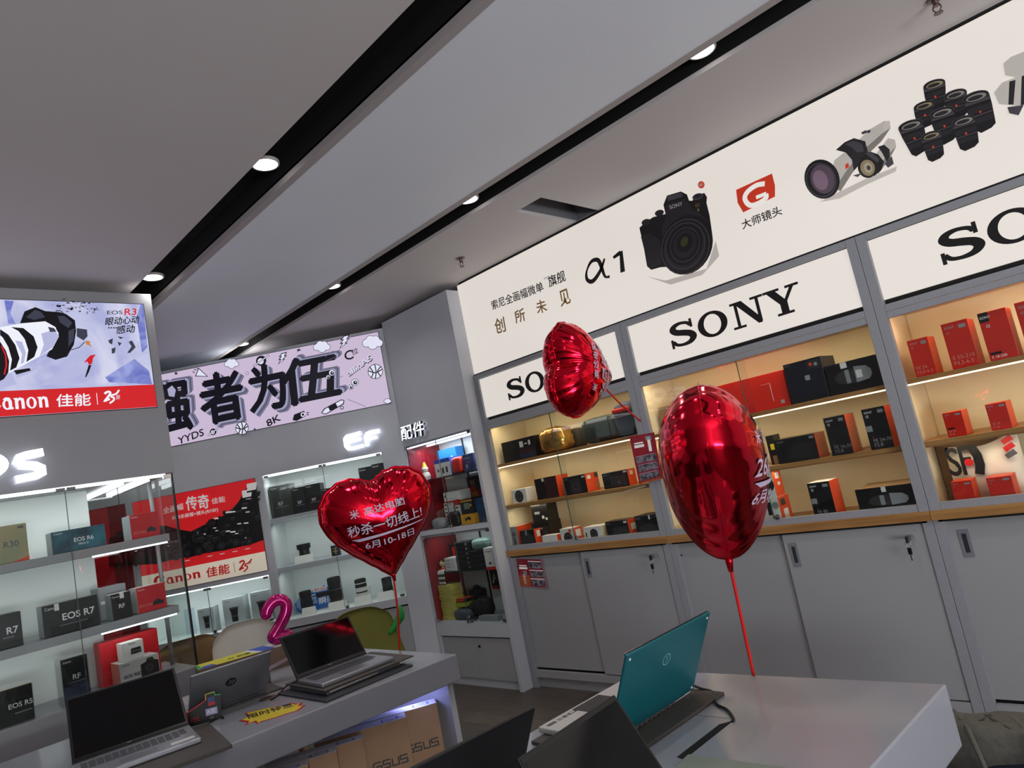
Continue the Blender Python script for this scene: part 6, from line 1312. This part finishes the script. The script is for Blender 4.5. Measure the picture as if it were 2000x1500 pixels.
# ---------------------------------------------------------------- leaflets
LRED = mat('leaflet_red', 'a8202c', .4, col2='8e1838', nscale=12); LORG = mat('leaflet_orange', 'b8582c', .4); LPIC = mat('leaflet_picture', '9a94a0', .4, col2='2a2630', nscale=45); LLIL = mat('leaflet_pale', 'b49aa8', .45)
def leaflet(name, label, fr, c4, dep, lift, tall):
    """c4: corners seen at upper start, upper end, lower end, lower start"""
    P4 = [Vector((q[0], 0, q[1])) for q in px(fr, c4, dep)]; o = P4[3]; P4 = [p-o for p in P4]; m = MB(); n = 8; vs_ = []
    def at(u, v): a = P4[3].lerp(P4[2], u); c = P4[0].lerp(P4[1], u); p = a.lerp(c, v); p.y = -lift*(math.sin(u*2.2)*.3+ (u*u)*.7)*(1-v*.6); return p
    for sd in (0, .0012):
        for j in range(n+1):
            for i in range(n+1): p = at(i/n, j/n); vs_.append((p.x, p.y+sd, p.z))
    N = (n+1)**2; fs = []
    for j in range(n):
        for i in range(n): a = j*(n+1)+i; fs += [(a, a+1, a+n+2, a+n+1), (N+a, N+a+n+1, N+a+n+2, N+a+1)]
    m.add(vs_, fs, LRED, True)
    def patch(u0, v0, u1, v1, c, k=1):
        g = 5; V = []
        for j in range(g+1):
            for i in range(g+1): p = at(u0+(u1-u0)*i/g, v0+(v1-v0)*j/g); V.append((p.x, p.y-.0006*k, p.z))
        m.add(V, [(j*(g+1)+i, j*(g+1)+i+1, (j+1)*(g+1)+i+1, (j+1)*(g+1)+i) for j in range(g) for i in range(g)], c, True)
    if tall:
        patch(.68, .62, .80, .92, PWH); patch(.62, .86, .86, .95, GCARD); patch(.14, .82, .5, .85, PWH); patch(.12, .74, .52, .80, PWH)
        for v in (.42, .24, .06): patch(.08, v, .92, v+.13, LPIC); patch(.08, v+.135, .86, v+.15, LLIL)
        patch(.05, .0, .95, .04, LORG)
    else:
        patch(.02, .02, .42, .42, LORG); patch(.17, .10, .27, .45, PWH); patch(.2, .40, .33, .58, GCARD); patch(.07, .74, .36, .78, PWH); patch(.06, .64, .38, .71, PWH)
        for v in (.06, .36, .68): patch(.46, v, .95, v+.22, LPIC); patch(.44, v+.235, .95, v+.26, PWH)
        patch(.97, 0, 1, 1, LLIL); patch(0, 0, 1, .018, LLIL)
    return tag(m.build(name, None, fr.M @ Matrix.Translation((o.x, dep, o.z))), label, 'leaflet', 'red sales leaflets on the lit wall')
leaflet('leaflet', 'red sales leaflet curling off the stile beside the biggest heart balloon', SONYF, [(1229, 853), (1279, 844), (1297, 934), (1249, 946)], -.003, .02, True)
leaflet('leaflet', 'red sales leaflet stuck to the lower sliding door by the grey corner column', SONYF, [(1009, 1091.5), (1059, 1093), (1071.5, 1148), (1015.5, 1146)], .0245, .008, False)

# ---------------------------------------------------------------- foil heart balloons
FOILR = mat('red_foil', 'ea1630', .12, 1, bump=.008, nscale=6); RIBB = mat('red_ribbon', 'd81a18', .35); FTXT = mat('balloon_print', 'c9b9cf', .5)
def heart(label, tie, X_, Y_, w_, h_, T_, ribbon, words=()):
    Z_ = X_.cross(Y_).normalized(); Y_ = Z_.cross(X_).normalized(); X_ = X_.normalized()
    M = Matrix((X_, Y_, Z_)).transposed().to_4x4(); M.translation = tie
    t = thing('heart_balloon', label, 'balloon', M, 'red foil heart balloons')
    NA, NR = 144, 26
    def out(a): return (16*(.72*math.sin(a)**3+.28*math.sin(a)), 13*math.cos(a)-3.0*math.cos(2*a)-1.1*math.cos(3*a)-.4*math.cos(4*a))
    pts = [out(2*math.pi*k/NA) for k in range(NA)]
    ys = [p[1] for p in pts]; y0, y1 = min(ys), max(ys)
    B_ = []
    for k, p in enumerate(pts):
        a = 2*math.pi*k/NA; x = p[0]/32*w_*1.02; y = (p[1]-y0)/(y1-y0)*h_
        B_.append((x*(1+.005*math.sin(26*a)), y+.002*math.sin(26*a)*(0 if y < .03 else 1)))
    cx, cy = 0, h_*.56
    def prof(r): return max(0, 1-r**2.2)**.58
    def zof(k, r, s):
        a = 2*math.pi*k/NA; tipk = max(0, 1-math.hypot(B_[k][0]*r, cy+(B_[k][1]-cy)*r)/(h_*.22)); f = (r-.55)/.45 if r > .55 else 0
        wr = (.0032*math.sin(46*a+s)+.0018*math.sin(75*a+2*s))*f**2.5*(1-r)**.35*2
        return T_*prof(r)+(wr if r < 1 else 0)
    vs_, fs = [], []
    for s in (1, -1):
        vs_.append((cx, cy, s*T_))
        for j in range(1, NR):
            r = (j/NR)**.72
            for k in range(NA): vs_.append((cx+(B_[k][0]-cx)*r, cy+(B_[k][1]-cy)*r, s*zof(k, r, s)))
    base = 1+(NR-1)*NA; e0 = len(vs_)
    for k in range(NA): vs_.append((*B_[k], .0))
    for k in range(NA): vs_.append((cx+(B_[k][0]-cx)*1.02, cy+(B_[k][1]-cy)*1.02, .0))
    for si, s in enumerate((1, -1)):
        o = si*base
        def F(a, b, c, d=None):
            q = (a, b, c) if d is None else (a, b, c, d); fs.append(q if s < 0 else q[::-1])
        for k in range(NA): F(o, o+1+k, o+1+(k+1) % NA)
        for j in range(NR-2):
            for k in range(NA): F(o+1+j*NA+k, o+1+(j+1)*NA+k, o+1+(j+1)*NA+(k+1) % NA, o+1+j*NA+(k+1) % NA)
        j = NR-2
        for k in range(NA): F(o+1+j*NA+k, e0+k, e0+(k+1) % NA, o+1+j*NA+(k+1) % NA)
    m = MB().add(vs_, fs, FOILR, True); m.build('foil_body', t)
    sv = [(*B_[k], z) for z in (.0012, -.0012) for k in range(NA)]+[(cx+(B_[k][0]-cx)*1.03, cy+(B_[k][1]-cy)*1.03, z) for z in (.0006, -.0006) for k in range(NA)]
    sf = []
    for k in range(NA):
        q = (k+1) % NA; sf += [(k, 2*NA+k, 2*NA+q, q), (NA+k, NA+q, 3*NA+q, 3*NA+k), (2*NA+k, 3*NA+k, 3*NA+q, 2*NA+q)]
    MB().add(sv, sf, FOILR, True).build('seam', t)
    # print
    ang = sorted((math.atan2(p[1]-cy, p[0]-cx), math.hypot(p[0]-cx, p[1]-cy)) for p in B_)
    def zat(x, y):
        a = math.atan2(y-cy, x-cx); n = len(ang); R = ang[0][1]
        for i in range(n):
            if ang[i][0] >= a: R = ang[i][1]; break
        r = min(.97, math.hypot(x-cx, y-cy)/R); return T_*prof(r)*1.02+.003
    if words:
        m = MB()
        for s, x0, x1, yb, hh in words:
            if s == '-': V, Fq = [(x0, yb-hh*.9), (x0+.02, yb-hh), (x1, yb-hh*.25), (x1, yb)], [(0, 1, 2, 3)]; V = [(x0, yb), (x0+.03, yb-hh), (x1, yb-hh*.3), (x1, yb)]
            else:
                g, Fq, _ = text_mesh(s, .012); V = [(x0+(x1-x0)*a, yb+hh*b) for a, b in g]
            bm = bmesh.new(); bv = [bm.verts.new((a, b, 0)) for a, b in V]
            for f in Fq:
                try: bm.faces.new([bv[i] for i in f])
                except ValueError: pass
            bmesh.ops.triangulate(bm, faces=bm.faces[:])
            for _ in range(5):
                le = [e for e in bm.edges if e.calc_length() > .022]
                if not le: break
                bmesh.ops.subdivide_edges(bm, edges=le, cuts=1); bmesh.ops.triangulate(bm, faces=bm.faces[:])
            bm.verts.index_update(); V3 = [(v.co.x, v.co.y, zat(v.co.x, v.co.y)) for v in bm.verts]; F3 = [tuple(v.index for v in f.verts) for f in bm.faces]
            bm.free(); m.add(V3, F3, FTXT)
        m.build('print', t)
    MI = M.inverted(); MB().tube([MI @ p for p in smooth_path([tuple(tie+Y_*.012), tuple(tie-Y_*.02)], 1) and [tie+Y_*.02, tie-Y_*.03]], [.014, .007], FOILR, 10).build('neck', t)
    MB().tube([MI @ Vector(p) for p in smooth_path([tuple(q) for q in ribbon], 10)], .0046, RIBB, 8).build('ribbon', t)
    return t
bck = -FWD
def cv(a, b, c): return (RIGHT*a+UP*b+bck*c).normalized()
def depth(p): return (p-EYE).dot(FWD)
b1 = onz(780.5, 1269, .722); d1 = depth(b1)
tie = atdepth(768, 1122, d1)
heart('printed heart balloon with dates facing the eye, over the far end of the long table', tie, cv(math.cos(math.radians(20))*.974, .225, -math.sin(math.radians(20))), cv(-.22, .97, .02), .50, .475, .13, [tie, tie.lerp(b1, .5)+RIGHT*.006, b1],
      [('米', -.135, -.095, .315, .038), ('高达电脑', -.075, .11, .315, .036), ('秒杀一切线上!', -.16, .18, .235, .052), ('-', -.15, .18, .222, .014), ('6月10-18日', -.10, .125, .165, .034)])
b3 = onz(1472, 1319, .722); d3 = depth(b3); tie = atdepth(1424, 1095, d3)
heart('biggest heart balloon seen edge on, tied over the table with the teal laptop', tie, cv(.30, -.06, -1), cv(-.17, .985, 0), .50, .495, .145, [tie, tie.lerp(b3, .5), b3],
      [('米', -.15, -.115, .315, .038), ('高达电脑', -.09, .10, .315, .036), ('26周年庆', -.15, .14, .225, .062), ('-', -.14, .16, .215, .014), ('6月10-18日', -.12, .10, .155, .036)])
tie = atdepth(1176, 752, 3.62); e2 = SONYF.at(1251, 822, -.004); e2 = Vector((e2[0], 3.296, e2[1]))
Y2 = cv(-.60, .24, .76); N2 = cv(.74, .22, .60); N2 = (N2-Y2*N2.dot(Y2)).normalized(); X2 = Y2.cross(N2)
heart('heart balloon tipped towards the eye in front of the half hidden shop sign', tie, X2, Y2, .47, .46, .145, [tie, tie.lerp(e2, .5)-UP*.01, e2],
      [('米', -.135, -.10, .29, .036), ('高达电脑', -.075, .11, .29, .036), ('26周年庆', -.14, .14, .20, .060), ('-', -.13, .15, .19, .014), ('6月10-18日', -.11, .11, .135, .036)])
